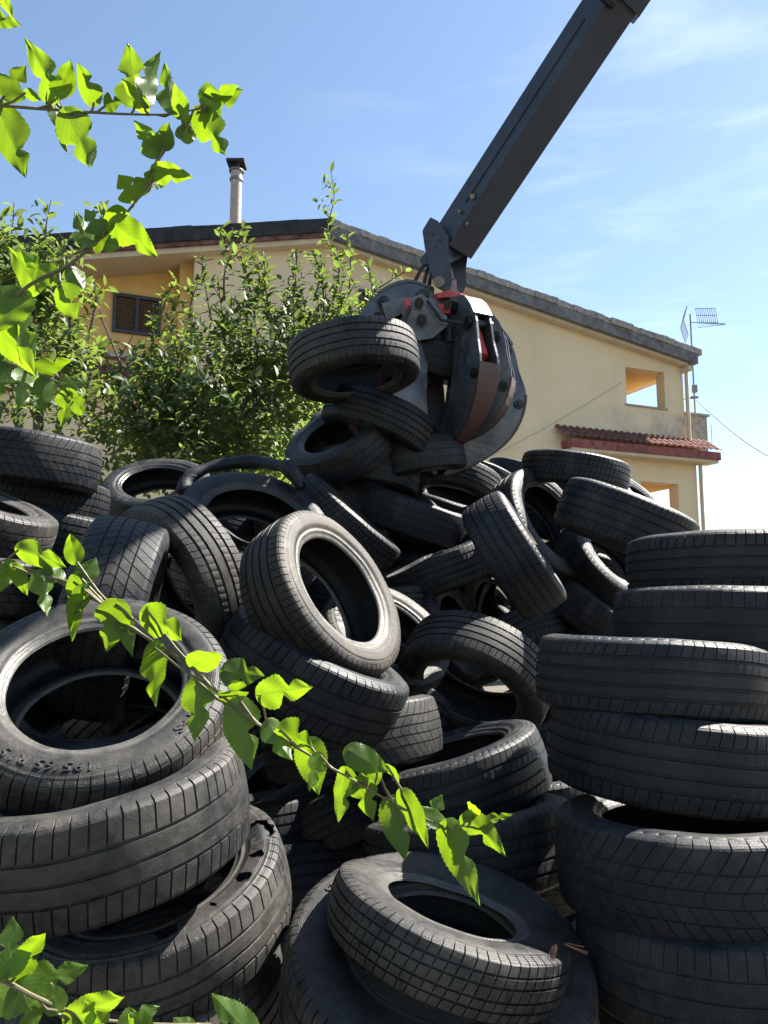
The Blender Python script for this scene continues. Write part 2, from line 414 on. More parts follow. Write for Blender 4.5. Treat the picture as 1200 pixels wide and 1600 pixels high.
# ---- the near stack on the left
T_L1 = tyre(150,1062,211,97,44,'big dusty tyre tipped towards the camera, topmost of the left front stack',R=.325,rb=.205,W=.215,pat='block',mat='g',face=True,group='tyres of the left front stack')
T_L2 = tyre(165,1278,222,102,17,'wide tyre directly under the big tipped tyre, with sunlit shoulder slits on its right side',R=.325,W=.225,pat='slits',mat='g',group='tyres of the left front stack')
T_L3 = tyre(252,1410,203,107,33,'torn tyre with holes ripped in its sidewall, third in the left front stack',R=.315,W=.195,pat='slits',mat='g',lod=2,damage=torn_ring,group='tyres of the left front stack')
T_L4 = tyre(238,1556,205,104,30,'bottom tyre of the left front stack, just under the torn one',R=.315,W=.2,pat='summer',mat='g',group='tyres of the left front stack')
tyre(168,1128,182,97,30,'dark tyre seen only through the hole of the big tipped tyre',R=.33,W=.2,pat='worn',group='tyres of the left front stack')
# ---- upper left
tyre(40,722,112,86,-6,'topmost tyre of the dark pile at the left edge, just below the leaves',pat='vee',W=.215,group='dark tyres piled at the left edge')
tyre(62,778,104,84,-4,'second tyre of the dark pile at the left edge with fine zigzag tread',pat='block',W=.185,group='dark tyres piled at the left edge')
tyre(78,832,106,80,0,'third tyre down in the dark pile at the left edge, half hidden',pat='rib',W=.2,group='dark tyres piled at the left edge')
tyre(-46,812,126,74,10,'sunlit tyre cut by the left edge of the picture with curved sipes in its tread',pat='vee',mat='g',W=.20,R=.30,group='tyres cut by the left picture edge')
tyre(-46,905,136,84,4,'tyre lying under the sunlit one at the left picture edge, behind the twig',pat='vee',mat='g',W=.19,R=.30,group='tyres cut by the left picture edge')
tyre(172,965,158,-12,6,'tyre standing on edge with a half sunlit blocky tread, behind the big tipped tyre',pat='vee',mat='k',W=.235,R=.32)
tyre(280,908,135,206,28,'leaning tyre left of the brown one, ribbed tread sunlit along its right edge',pat='rib',mat='g',W=.2,R=.32,rb=.2)
# ---- back row, left
tyre(247,772,84,99,28,'flat tyre at the back of the heap, just below the leafy bush',pat='worn',W=.19)
tyre(393,836,120,77,40,'large black tyre with a wide open hole under the limp rubber loop',pat='worn',W=.22,R=.33,rb=.215)
tyre(372,905,105,84,5,'tyre wedged between the leaning ribbed tyre and the brown tyre, only its ribs showing',pat='rib',W=.2,mat='k')
tyre(541,818,97,49,4,'thin tyre sloping down behind the brown tyre, its lower end in the sun',pat='block',W=.16,R=.3)
# ---- centre
T_C1 = tyre(537,917,146,33,29,'brown dusty tyre tilted in the middle of the heap, bright bead round its hole',R=.305,rb=.198,W=.2,pat='summer',mat='b',face=True)
T_EN = tyre(596,1006,108,58,38,'tyre seen through the hole of the brown tyre with raised capital letters on its sidewall',R=.31,W=.2,pat='worn',mat='g')
tyre(488,1052,152,64,12,'tyre sloping down to the right just under the brown tyre with sunlit shoulder ribs',pat='slits',W=.215,R=.32)
tyre(550,1152,140,99,2,'tyre lying level below the brown tyre, its right end of tread in full sun',pat='vee',mat='g',W=.205,R=.31)
tyre(712,1213,146,107,12,'dark ribbed tyre tilted up to the right, thin sunlit strip along its top',pat='rib',W=.21,R=.315)
tyre(742,1058,120,247,33,'tyre in the middle tipped away with a bright arc of shoulder slits along its top',pat='summer',mat='g',W=.205,R=.32)
tyre(698,985,86,22,24,'small tyre peeking out above the bright arc of the middle tyre',pat='block',W=.17,R=.285)
tyre(690,892,92,110,2,'ribbed tyre rising to the right behind the brown tyre, left of the long leaning tyre',pat='rib',W=.2)
tyre(645,810,90,71,0,'smooth worn tyre under the grab load with a sunlit upper right edge',pat='worn',W=.2,R=.31)
tyre(712,762,74,255,22,'tyre directly under the grab with sunlit grooves at its right end',pat='rib',mat='g',W=.2,R=.31)
tyre(742,748,66,250,10,'tyre just behind the grooved tyre under the grab',pat='rib',W=.19,R=.3)
tyre(803,868,102,31,3,'long dark tyre leaning left beside the tyre with a narrow sunlit face',pat='rib',W=.22,R=.295)
tyre(846,826,98,31,27,'leaning tyre with a narrow sunlit sidewall left of the tyre with the open bead',pat='worn',W=.2,R=.345)
tyre(897,741,84,80,-8,'topmost tyre on the right of the heap, tilted flat against the yellow wall',pat='block',W=.185,R=.31)
tyre(1002,802,72,44,10,'rounded tyre behind the right crest of the heap below the tiled canopy',pat='worn',W=.2,R=.31)
tyre(976,818,107,66,-4,'wide dark tyre just below the topmost one on the right crest',pat='rib',W=.24,R=.32)
tyre(952,880,88,42,30,'tyre with an open hole and shiny bead tucked beside the top right stack',pat='worn',W=.21,R=.31)
tyre(925,955,86,52,6,'dark tyre wedged under the open bead tyre beside the right stack',pat='worn',W=.2,R=.3)
tyre(828,1000,86,56,10,'small tyre with four ribs showing above the wavy tyre, left one of the two',pat='rib',W=.2,R=.3)
tyre(905,995,84,52,4,'small dim tyre showing above the wavy tyre, right one of the two',pat='worn',W=.2,R=.3)
tyre(815,752,60,70,-12,'dim tyre end behind the leaning ones, left of the topmost right tyre',pat='worn',W=.19,R=.3)
# ---- right stack
G = 'tyres of the tall right stack'
tyre(1142,888,157,90,-3,'top tyre of the tall right stack with fine slits round its upper edge',pat='summer',W=.2,R=.325,group=G)
tyre(1132,980,168,89,-1,'second tyre of the tall right stack, smooth and dark with a dull upper edge',pat='worn',W=.215,R=.325,group=G)
T_R3 = tyre(1020,1060,180,85.5,0,'wavy edged third tyre of the right stack, jutting out to the left with long grooves',pat='rib',W=.2,R=.325,saddle=.03,group=G)
tyre(1047,1172,187,85,7,'fourth tyre of the right stack with four bright groove lines',pat='rib',W=.22,R=.325,group=G)
tyre(1085,1338,212,92,14,'fifth tyre of the right stack with blocky shoulders and a small sunlit patch of sidewall',pat='vee',W=.225,R=.33,worn=.55,group=G)
tyre(1125,1478,218,94,18,'sixth tyre of the right stack, deep in shadow',pat='worn',W=.205,R=.325,group=G)
tyre(1165,1585,225,96,20,'lowest visible tyre in the bottom right corner of the picture',pat='worn',W=.205,R=.325,group=G)
# ---- bottom middle pair
T_M1 = tyre(706,1412,194,74,14,'block tread tyre lying crooked at the bottom middle, its right corner ripped open',R=.28,rb=.158,W=.125,pat='block',mat='g',face=True,damage=torn_corner,oval=.03,saddle=-.02,group='tyres at the bottom middle')
T_M2 = tyre(690,1478,246,80,39,'wide brown edged tyre at the bottom middle that carries the crooked block tread tyre',R=.35,rb=.195,W=.235,pat='summer',mat='g',face=True,group='tyres at the bottom middle')
# ---- deep in the gaps
tyre(402,1290,130,97,6,'dim tyre between the torn tyre and the bottom middle pair of tyres',pat='rib',W=.2)
tyre(735,1318,165,98,10,'dark tyre under the leaf twig tip, above the bottom middle pair',pat='rib',W=.21,R=.32)
tyre(790,955,86,200,30,'dim tyre with a thin curved brown edge below the long leaning tyre',pat='worn',mat='b',W=.18)
# ---- held by the grab
GG = 'tyres clamped in the grab'
T_G1 = tyre(553,566,103,98,-22,'big tyre held highest in the grab, sunlit grooves at its right end',pat='rib',W=.215,R=.318,rb=.2,mat='g',group=GG)
tyre(532,694,88,118,24,'tyre poking out at the lower left of the grab with part of its hole showing',pat='worn',W=.19,R=.3,group=GG)
tyre(592,662,90,68,-14,'tyre held in the middle of the grab, right below the big highest one',pat='rib',W=.2,R=.31,group=GG)
tyre(668,562,82,75,-5,'dark tyre inside the grab between the tines',pat='worn',W=.2,R=.3,group=GG)
tyre(572,742,84,84,-14,'lowest dark tyre of the grab load, touching the heap',pat='worn',W=.2,R=.3,group=GG)
tyre(648,722,84,100,-10,'dark tyre at the bottom right of the grab load under the claw tips',pat='worn',W=.2,R=.3,group=GG)
tyre(566,650,80,108,6,'dark tyre pressed behind the others in the grab load',pat='worn',W=.19,R=.3,group=GG)
tyre(628,628,78,58,6,'dark tyre jammed behind the middle one in the grab load',pat='rib',W=.2,R=.3,group=GG)
tyre(612,700,80,40,12,'steeply tilted dark tyre in the lower middle of the grab load',pat='worn',W=.19,R=.3,group=GG)
tyre(610,785,84,60,10,'dark tyre sagging out under the grab load onto the heap below',pat='worn',W=.2,R=.3,group=GG)
# ---- moulded writing
a = ang_at(T_L1, 88, 1172)
lettering(T_L1, "195/65 R15", a, .268, .026, .325, .215, .205, MATS['g'][1], 1.1)
lettering(T_L1, "M+S", ang_at(T_L1, 285, 1140), .268, .026, .325, .215, .205, MATS['g'][1], 1.2)
lettering(T_M2, "contact", ang_at(T_M2, 525, 1372), .30, .026, .35, .235, .195, MATS['g'][1], 1.1)

lettering(T_EN, "EN", ang_at(T_EN, 518, 960), .25, .040, .31, .20, .195, MATS['g'][1], 1.1)
# ---- the shaded core that fills the gaps
src = [T_R3, TYRES[11], TYRES[17], TYRES[26]]
random.seed(21); kk = 0
cells = [(x, y, random.uniform(4.1, 4.5)) for y in (1010,1110) for x in range(330, 1010, 120)]
cells += [(x, y, random.uniform(3.3, 3.9)) for y in (1230,1340,1450,1560) for x in range(330, 1010, 135)]
cells += [(x, y, random.uniform(2.75, 3.1)) for y in (1000,1110,1230,1360) for x in (-60, 90, 240)]
cells += [(860, 1130, 3.5), (870, 1240, 3.0), (840, 1340, 2.8), (610, 1090, 3.5), (520, 960, 3.9), (590, 960, 4.0), (930, 1330, 3.0), (560, 1290, 2.9), (470, 1390, 2.8), (900, 1080, 3.9), (170, 1190, 2.5)]
cells += [(630, 850, 4.4), (600, 905, 4.7), (700, 935, 4.6)]
cells += [(x, y, random.uniform(4.7, 5.2)) for y, xs in ((815, (250,330,420,500,620,700,790,880)), (890, (100,190,300,400,480,570,660,750,850,940)), (960, (330,450,560,650,760,860,960,1050))) for x in xs]
for (x, y, d) in cells:
    s0 = src[kk % 4]; kk += 1
    copy_tyre(s0, x+random.uniform(-25,25), y+random.uniform(-15,15), s0['R_']*F/d, random.uniform(55,125), random.uniform(-15,25), 'dim tyre buried in the shaded core of the heap', random.uniform(0,360), 'tyres buried in the shaded core of the heap')

# ------------------------------------------------------------------ setting
def ground_mat():
    n = N('dry_dirt'); f = n.noise(.6, 9, .65); g = n.noise(9, 6, .7)
    n.col(n.mix(n.rng(g, .35, .65), n.mix(n.rng(f, .4, .6), (.075,.065,.052), (.045,.045,.034)), (.10,.086,.068))); n.rough(.95); n.bump(g, .6, .03); return n.m
b = MB(); b.poly([(-400,-40,0),(400,-40,0),(400,900,0),(-400,900,0)]); gr = b.build('ground', ground_mat()); tag(gr, kind='structure')

# ------------------------------------------------------------------ house
E1 = Vector((-.927,-.375,0)).normalized(); E2 = Vector((-.375,.927,0)).normalized()
HO = P(1072, 700, 20.0); HO.z = 0
def H(t, s, z): return HO + E1*t + E2*s + Vector((0,0,z))
def S(px, py, s=0.0):
    v = ray(px, py); k = ((HO + E2*s) - CAM).dot(E2)/v.dot(E2); p = CAM + v*k
    return (p-HO).dot(E1), p.z
def stucco():
    n = N('yellow_stucco'); g = n.tc.outputs['Object']
    big = n.noise(.5, 5, .6); med = n.noise(3.2, 8, .7); streak = n.noise(1.1, 6, .65, sc3=(1,1,.18))
    c = n.mix(n.rng(big, .35, .65), (.68,.54,.34), (.74,.61,.41))
    c = n.mix(n.rng(streak, .50, .75, 0, .38), c, (.46,.39,.27)); crk = n.noise(2.2, 12, .8, dist=1.5); c = n.mix(n.rng(n.math('ABSOLUTE', n.math('SUBTRACT', crk, .5)), .0, .004, .4, 0), c, (.30,.27,.2))
    c = n.mix(n.rng(med, .66, .74, 0, .5), c, (.50,.48,.42))
    X = n.xyz(); tt_ = n.math('ADD', n.math('MULTIPLY', X[0], -.927), n.math('MULTIPLY', X[1], -.375))     # weathered render on the balcony wall
    mk = n.math('MULTIPLY', n.rng(tt_, 3.6, .6), n.math('MULTIPLY', n.rng(X[2], ZP-1.3, ZP-.7), n.rng(X[2], ZP+.05, ZP-.15)))
    nz = n.noise(1.3, 9, .72, dist=.4); mk = n.math('MULTIPLY', mk, n.rng(nz, .40, .56))
    c = n.mix(n.math('MULTIPLY', mk, .75), c, (.36,.34,.28)); fl = n.noise(5, 8, .75); c = n.mix(n.math('MULTIPLY', mk, n.rng(fl, .56, .63)), c, (.62,.61,.58))
    n.col(c); n.rough(.92); n.b.inputs['Specular IOR Level'].default_value = .2
    n.bump(n.noise(60, 5), .25, .01); return n.m
ZP = S(1000,640)[1]
M_ST = stucco()
M_CREAM = simple('cream_soffit_paint', (.56,.46,.33), .9, nscale=3, var=.12)
M_ORANGE = simple('orange_stucco', (.66,.42,.15), .9, nscale=4, var=.1)
M_SLAB = simple('dark_concrete', (.14,.14,.145), .95, nscale=5, var=.45, bmp=.5, bd=.03)
M_TILE = simple('weathered_roof_tile', (.30,.275,.25), .95, nscale=9, var=.45, bmp=.6, bd=.03)
M_MEMB = simple('black_bitumen_membrane', (.022,.023,.026), .85, nscale=4, var=.5, bmp=.5, bd=.03)
M_RED = simple('faded_red_paint', (.23,.075,.068), .9, nscale=6, var=.55)
M_STRIP = simple('flaking_red_brown_paint', (.13,.065,.058), .95, nscale=5, var=.85)
M_RTILE = simple('red_clay_tile', (.30,.15,.125), .9, nscale=11, var=.5, bmp=.5, bd=.02)
M_STONE = simple('grey_stone', (.33,.30,.25), .95, nscale=9, var=.35, bmp=.5, bd=.02)
M_SHUT = simple('dark_grey_shutter', (.032,.034,.045), .5, nscale=10, var=.2)
M_GLASS = simple('dark_glass', (.02,.022,.026), .1, nscale=2, var=.1, bmp=0)
M_PIPE = simple('pinkish_flue_cement', (.42,.33,.29), .9, nscale=14, var=.25)
M_METAL = simple('dull_galvanised_metal', (.22,.22,.22), .55, .6, nscale=20, var=.3)
house = empty('house', H(0,0,0)); tag(house, 'yellow stucco house with a low gable roof behind the tyre heap', 'house')
inv = Matrix.Translation(H(0,0,0)).inverted()
def hb(mb, t0, t1, s0, s1, z0, z1, z0b=None, z1b=None):     # box between t0..t1, s0..s1; z may slope along t
    z0b = z0 if z0b is None else z0b; z1b = z1 if z1b is None else z1b
    mb.hexa([inv @ H(t0,s0,z0), inv @ H(t1,s0,z0b), inv @ H(t1,s1,z0b), inv @ H(t0,s1,z0)],
            [inv @ H(t0,s0,z1), inv @ H(t1,s0,z1b), inv @ H(t1,s1,z1b), inv @ H(t0,s1,z1)])
OV = .38
tR, zR = S(518, 341, -OV); tE, zE = S(1097, 546, -OV); tL, zL = S(20, 369, -OV)
slR = (zR-zE)/(tR-tE); slL = (zL-zR)/(tL-tR); tLL = tR+9.5
def rz(t): return zR - slR*(tR-t) if t < tR else zR + slL*(t-tR)    # roof surface
TH = .16+.26+.07                                                       # tile + slab + soffit band
DEP = 9.5
# wall pieces, cut round the openings
def wall(name, t0, t1, s0, s1, ztop, holes, mat, z0=0.0, parent=house):
    b = MB(); ts = sorted({t0, t1, *[h[0] for h in holes], *[h[1] for h in holes]} | ({tR} if t0 < tR < t1 else set()))
    for a, c in zip(ts[:-1], ts[1:]):
        hh = sorted([h for h in holes if h[0] < (a+c)/2 < h[1]], key=lambda h: h[2])
        z = z0
        for h in hh:
            hb(b, a, c, s0, s1, z, h[2]); z = h[3]
        if callable(ztop): hb(b, a, c, s0, s1, z, ztop(a), z, ztop(c))
        else: hb(b, a, c, s0, s1, z, ztop)
    bmesh.ops.remove_doubles(b.bm, verts=b.bm.verts, dist=.0005)
    return b.build(name, mat, parent)
under = lambda t: rz(t) - TH + .01
uo = [*S(977,573), *S(1040,641)]      # t left, z top, t right, z bottom
lo = [*S(1000,752), *S(1063,860)]
tA, _ = S(303, 450)
mt_, mz_ = S(980, 692)[0], S(980, 692)[1]
zmid = S(1000, 690)[1]
wall('gable_wall', .0, tA, 0, .3, under, [(uo[2], uo[0], uo[3], uo[1])], M_ST, z0=zmid)
wall('gable_wall', -.28, tA, -.03, .3, zmid, [(lo[2], lo[0], lo[3], lo[1])], M_ST)
wall('recessed_wall', tA, tA+8.5, .72, 1.0, under, [], M_ORANGE)
b = MB(); hb(b, tA+.003, tA+.25, .30, .72, 0, under(tA), 0, under(tA+.25)); b.build('return_wall', M_ORANGE, house)
# stained parapet skin under the loggia
b = MB(); hb(b, uo[2]-.05, uo[0]+.05, -.04, .34, uo[3], uo[3]+.045); b.build('sill', M_STONE, house)
# loggia: reveals, inner wall, floor, side wall with an open bay
for z0, z1, (ta, tb) in ((zmid, None, (0, uo[0])), (0, zmid, (-.28, lo[0]))):
    zt = under(0) if z1 is None else z1-.002
    sillz = uo[3] if z1 is None else lo[3]
    topz = uo[1] if z1 is None else lo[1]
    b = MB(); x0 = ta
    hb(b, x0, x0+.22, .3, .62, z0, zt); hb(b, x0, x0+.22, .62, 3.2, z0, sillz); hb(b, x0, x0+.22, .62, 3.2, topz+.05, zt+ (0.02 if z1 is None else 0)); hb(b, x0, x0+.22, 3.2, DEP, z0, zt)
    b.build('side_wall', M_ST, house)
    b = MB(); hb(b, tb+.05, tb+.3, .3, 3.4, z0, (under(tb) if z1 is None else zt)); hb(b, ta+.22, tb+.05, 3.2, 3.4, z0, zt)
    b.build('loggia_inner_wall', M_ORANGE, house)
    b = MB(); hb(b, ta+.22, tb+.05, .3, 3.2, topz+.03, topz+.09); b.build('loggia_ceiling', M_ORANGE, house)
    b = MB(); hb(b, uo[2]-.001 if z1 is None else lo[2]-.001, (uo[0] if z1 is None else lo[0])+.001, .296, .30, z0, sillz-.01); b.build('parapet_back', M_ORANGE, house)
# roof layers
def roof(name, s0, s1, top, th, mat, ts, jag=0):
    b = MB()
    for a, c in zip(ts[:-1], ts[1:]):
        j = random.uniform(-jag, jag); hb(b, a, c, s0 + random.uniform(-jag, jag), s1, rz(a)-top-th, rz(a)-top+j, rz(c)-top-th, rz(c)-top+j*.3)
    return b.build(name, mat, house)
random.seed(5)
n = 46; tt = [tE + (tR-tE)*i/n for i in range(n+1)]
roof('roof_tiles', -OV, DEP+.3, 0, .15, M_TILE, tt, .022)
roof('roof_slab', -OV+.03, DEP+.28, .15, .26, M_SLAB, [tE+.12, tR])
roof('soffit', -OV+.16, DEP, .41, .08, M_CREAM, [tE+.35, tR])
n = 26; tt = [tR + (tLL-tR)*i/n for i in range(n+1)]
roof('roof_membrane', -OV, DEP+.3, -.01, .30, M_MEMB, tt, .012)
roof('roof_edge_board', -OV+.05, -OV+.12, .29, .09, M_STRIP, [tR, tLL])
roof('soffit', -OV+.12, DEP, .31, .18, M_CREAM, [tR, tLL])
b = MB(); hb(b, tE+.28, tE+.42, -.30, DEP, rz(tE+.3)-.62, rz(tE+.3)-.5); b.build('gutter', M_CREAM, house)
b = MB(); b.tube([inv @ H(-.05,-.08,zmid+.1), inv @ H(-.05,-.08,rz(0)-.6)], .05, 10); b.build('downpipe', M_CREAM, house, smooth=True)
b = MB(); b.tube([inv @ H(-.33,-.12,0), inv @ H(-.33,-.12,zmid-.3)], .05, 10); b.build('downpipe', M_CREAM, house, smooth=True)
# shutter windows
def window(pa, pb, s, nsl=16):
    t0, z1 = S(*pa, s); t1, z0 = S(*pb, s); b = MB(); f = .07
    hb(b, t1, t0, s-.05, s-.002, z0, z0+f); hb(b, t1, t0, s-.05, s-.002, z1-f, z1); hb(b, t1, t1+f, s-.05, s-.002, z0+f, z1-f); hb(b, t0-f, t0, s-.05, s-.002, z0+f, z1-f)
    hb(b, (t0+t1)/2-.03, (t0+t1)/2+.03, s-.055, s-.002, z0+f, z1-f)
    fr = b.build('window', M_SHUT, house)
    b = MB(); hh = (z1-z0-2*f)/nsl
    for i in range(nsl):
        z = z0+f+hh*i
        for a, c in ((t1+f, (t0+t1)/2-.03), ((t0+t1)/2+.03, t0-f)):
            b.hexa([inv @ H(a,s-.008,z+hh*.9), inv @ H(c,s-.008,z+hh*.9), inv @ H(c,s-.006,z+hh), inv @ H(a,s-.006,z+hh)],
                   [inv @ H(a,s-.042,z+.05*hh), inv @ H(c,s-.042,z+.05*hh), inv @ H(c,s-.038,z+.12*hh), inv @ H(a,s-.038,z+.12*hh)])
    b.build('shutter', M_SHUT, fr)
window((177,457), (250,528), .72)
window((560,452), (632,520), 0.0)
# left balcony ledge and tiled band
t0, z0 = S(20, 545, .0); t1, _ = S(300, 545, .0)
b = MB(); hb(b, t1, t0+3, -.25, .1, z0, z0+.09); b.build('balcony_ledge', M_STONE, house)
b = MB(); hb(b, t1, t0+3, -.02, .1, z0-3.2, z0); b.build('balcony_wall', M_ST, house)
def canopy(ta, tb, zt, proj, sideproj=0, name='tiled_canopy'):
    """barrel tile strip, high edge at the wall; ta < tb"""
    cn = MB(); pitch = .19; x = ta; k = 0
    while x < tb:
        for a in range(8):
            u0, u1 = a/8, (a+1)/8
            h = lambda u: .055*abs(math.sin(math.pi*u))
            for r in range(3):
                f0, f1 = r/3, (r+1)/3 + .04; lift = .012*(3-r)*0+.02
                zz = lambda f, u, top: zt - .36*f + h(u)*(1) + (.018 if top else 0) + (.016 if f > .34*(r+.8) else 0)
                cn.poly([inv @ H(x+u0*pitch, -proj*f0, zz(f0,u0,1)), inv @ H(x+u1*pitch, -proj*f0, zz(f0,u1,1)), inv @ H(x+u1*pitch, -proj*f1, zz(f1,u1,1)), inv @ H(x+u0*pitch, -proj*f1, zz(f1,u0,1))])
        x += pitch; k += 1
    bmesh.ops.solidify(cn.bm, geom=cn.bm.faces[:], thickness=.02)
    c = cn.build(name, M_RTILE, house)
    b = MB(); hb(b, ta, tb, -proj+.06, -.0, zt-.56, zt-.36); b.build('canopy_fascia', M_RED, c)
    b = MB(); hb(b, ta+.05, tb-.04, -proj+.10, -.0, zt-.64, zt-.565); b.build('canopy_soffit', M_CREAM, c)
    return c
ta, zc = S(1128, 702, -.5); tb, zc2 = S(895, 686, -.5)
canopy(ta, tb, (zc+zc2)/2+.34, .52)
b = MB(); 
for k in range(12):     # the strip that turns the corner, tiles running down to the right
    s0 = .05+k*.19
    b.hexa([inv @ H(ta+.02,s0,zc-.06), inv @ H(-.3,s0,zc+.1), inv @ H(-.3,s0+.17,zc+.1), inv @ H(ta+.02,s0+.17,zc-.06)],
           [inv @ H(ta+.02,s0,zc-.0), inv @ H(-.3,s0,zc+.16), inv @ H(-.3,s0+.17,zc+.16), inv @ H(ta+.02,s0+.17,zc-.0)])
b.build('tiled_canopy', M_RTILE, house)
b = MB(); hb(b, ta+.1, -.285, .05, 2.3, zc-.30, zc-.08); b.build('canopy_fascia', M_CREAM, house)
canopy(S(230,560,-.4)[0], S(20,560,-.4)[0]+2, S(130,562,-.4)[1]+.05, .4)
# balcony block on the right side
t_, z_ = S(1102, 652, .3)
b = MB(); hb(b, t_, -.002, .25, 2.4, zc+.12, z_); b.build('balcony_parapet', M_STONE, house)
b = MB(); hb(b, t_-.06, -.002, .2, 2.45, z_, z_+.06); b.build('parapet_cap', M_STONE, house)
# chimney pipe
c0 = P(367, 372, 17.2); c1 = P(371, 262, 17.2)
ch = empty('chimney_pipe', c0); tag(ch, 'slim pinkish chimney pipe with a dark cap on the left roof slope', 'chimney')
hh = (c1-c0).length
b = MB(); b.tube([(0,0,-.6),(0,0,hh)], .125, 14); b.build('flue', M_PIPE, ch, smooth=True)
b = MB(); b.tube([(0,0,hh*.86),(0,0,hh*.90)], .15, 14); b.tube([(0,0,hh),(0,0,hh+.03)], .17, 14); b.build('collar', M_METAL, ch, smooth=True)
b = MB()
for a in range(4):
    q = a*math.pi/2+.4; b.box((.13*math.cos(q), .13*math.sin(q), hh+.09), (.05,.05,.14))
b.box((0,0,hh+.19), (.40,.40,.06)); b.box((0,0,hh+.09), (.15,.15,.13)); b.build('cap', M_MEMB, ch)
# aerial
a0 = P(1086, 642, 21.0); a1 = P(1090, 500, 21.0); px1 = 21.0/F
an = empty('tv_aerial', a0); tag(an, 'thin television aerial with grid reflector on a mast at the right corner of the house', 'aerial')
top = a1.z-a0.z
b = MB(); b.tube([(0,0,-1.2),(0,0,top+.28)], .022, 8); b.tube([(0,0,.35),(-.5,.1,.33)], .015, 6); b.box((.02,0,.62),(.12,.1,.2)); b.box((.0,0,.38),(.2,.08,.05)); b.build('mast', M_METAL, an)
b = MB()
for (c, tilt) in ((Vector((-.12,0,top+.2)), .35), (Vector((-.12,0,top-.22)), -.35)):
    for k in range(9):
        z = -.2+.05*k; b.tube([c+Vector((-.14+tilt*z*.8,-.3,z)), c+Vector((.02+tilt*z*.8,.3,z))], .008, 5)
    for y in (-.3,.3): b.tube([c+Vector((-.06+y*.25-tilt*.16,y,-.2)), c+Vector((-.06+y*.25+tilt*.16,y,.2))], .01, 5)
b.build('grid_reflector', M_METAL, an)
b = MB(); g0 = Vector((.16,0,top+.0))
for k in range(11): b.tube([g0+Vector((.055*k,-.1,0)), g0+Vector((.055*k,.0,.46))], .008, 5)
for z, y in ((0,-.1), (.23,-.05), (.46,0)): b.tube([g0+Vector((0,y,z)), g0+Vector((.55,y,z))], .009, 5)
b.build('side_grid', M_METAL, an)
b = MB(); b.tube([(0,0,top+.05),(.95,-.05,top-.02)], .012, 6)
for k in range(12): x = .25+.06*k; b.tube([(x,-.12,top+.04-.004*k),(x+.04,.12,top+.03-.004*k)], .006, 5)
b.tube([(.2,0,top-.1),(.95,-.05,top-.02)], .008, 5); b.build('boom', M_METAL, an)
# cables
M_CABLE = simple('grey_cable', (.16,.16,.16), .7)
b = MB(); A = P(1088, 625, 20.5); C_ = P(1260, 742, 17)
pts = [A.lerp(C_, k/14) - Vector((0,0,.22*math.sin(math.pi*k/14))) for k in range(15)]; b.tube(pts, .012, 6); b.tube([P(1111,663,20), P(1113,700,20)], .008, 5)
tag(b.build('cable', M_CABLE), 'thin grey cable running down to the right from the aerial across the sky', 'cable')
b = MB(); A = P(972, 597, 19.2); C_ = P(770, 712, 17.6); pts = [A.lerp(C_, k/10) - Vector((0,0,.05*math.sin(math.pi*k/10))) for k in range(11)]; b.tube(pts, .008, 6)
tag(b.build('cable', simple('pale_cable', (.34,.30,.22), .8)), 'faint slack cable crossing the yellow gable wall diagonally', 'cable')

# ------------------------------------------------------------------ crane arm and grab
def steel(name, c, c2, rust, amt=.5, rgh=.45, metal=.0, stk=.4):
    n = N(name); a = n.noise(3, 7, .65); f = n.noise(17, 8, .7, dist=.6); s = n.noise(9, 7, .7, sc3=(1,1,.2))
    col = n.mix(n.rng(a, .35, .65), c, c2); col = n.mix(n.rng(f, .56, .68, 0, amt), col, rust); col = n.mix(n.rng(s, .6, .75, 0, stk), col, tuple(x*1.8+.03 for x in c2))
    n.col(col); n.rough(n.rng(f, .4, .7, rgh-.1, rgh+.25)); n.b.inputs['Metallic'].default_value = metal
    n.bump(n.noise(90, 4), .15, .003, n.bump(f, .2, .006)); return n.m
M_BOOM = steel('dark_blue_grey_boom_paint', (.016,.025,.046), (.027,.038,.062), (.055,.060,.070), .3, .42, stk=.12)
M_CLAW = steel('worn_grey_claw_steel', (.060,.068,.082), (.17,.175,.185), (.26,.26,.27), .6, .38, .45)
M_RUSTY = steel('reddish_worn_claw_steel', (.060,.038,.036), (.115,.062,.054), (.10,.10,.105), .75, .5, .2)
M_REDP = simple('red_cylinder_paint', (.46,.055,.045), .4, nscale=14, var=.3)
M_PIN = simple('black_greasy_pin', (.03,.03,.032), .35, .6, nscale=30, var=.4)
M_HOSE = simple('black_hydraulic_hose', (.015,.015,.016), .45, nscale=20, var=.3)
# arm
D1, D2 = 4.35, 3.75
A = P(706, 385, D1); Bp = P(985, -40, D2)
ax = (Bp-A).normalized(); A = A - ax*.02
arm = empty('crane_arm', A); tag(arm, 'dark blue grey crane arm coming down from the top right and carrying the grab', 'crane arm')
v = ray(840, 200); side = v.cross(ax).normalized(); nrm = ax.cross(side).normalized()      # side: across the picture, nrm: towards / away
if nrm.dot(v) > 0: nrm = -nrm
if side.dot(RT) < 0: side = -side
def sect(s, k=1.0):
    # flattened hexagon, one ridge facing the camera
    return [(-.128*k*s, .055*k), (-.02*k*s, .135*k), (.128*k*s, .070*k), (.128*k*s, -.10*k), (0, -.15*k), (-.128*k*s, -.10*k)]
def prism(mb, p, q, k0=1, k1=1):
    mb.hexa([p-A+side*a+nrm*b_ for a, b_ in sect(1, k0)], [q-A+side*a+nrm*b_ for a, b_ in sect(1, k1)])
b = MB(); E = P(952, 8, 3.82); Ln = (E-A).dot(ax); prism(b, A+ax*.03, A+ax*(Ln+.35)); b.build('arm_beam', M_BOOM, arm, bevel=.006)
b = MB(); prism(b, A+ax*(Ln+.02), A+ax*(Ln+1.0), 1.17, 1.18); b.build('arm_sleeve', M_BOOM, arm, bevel=.008)
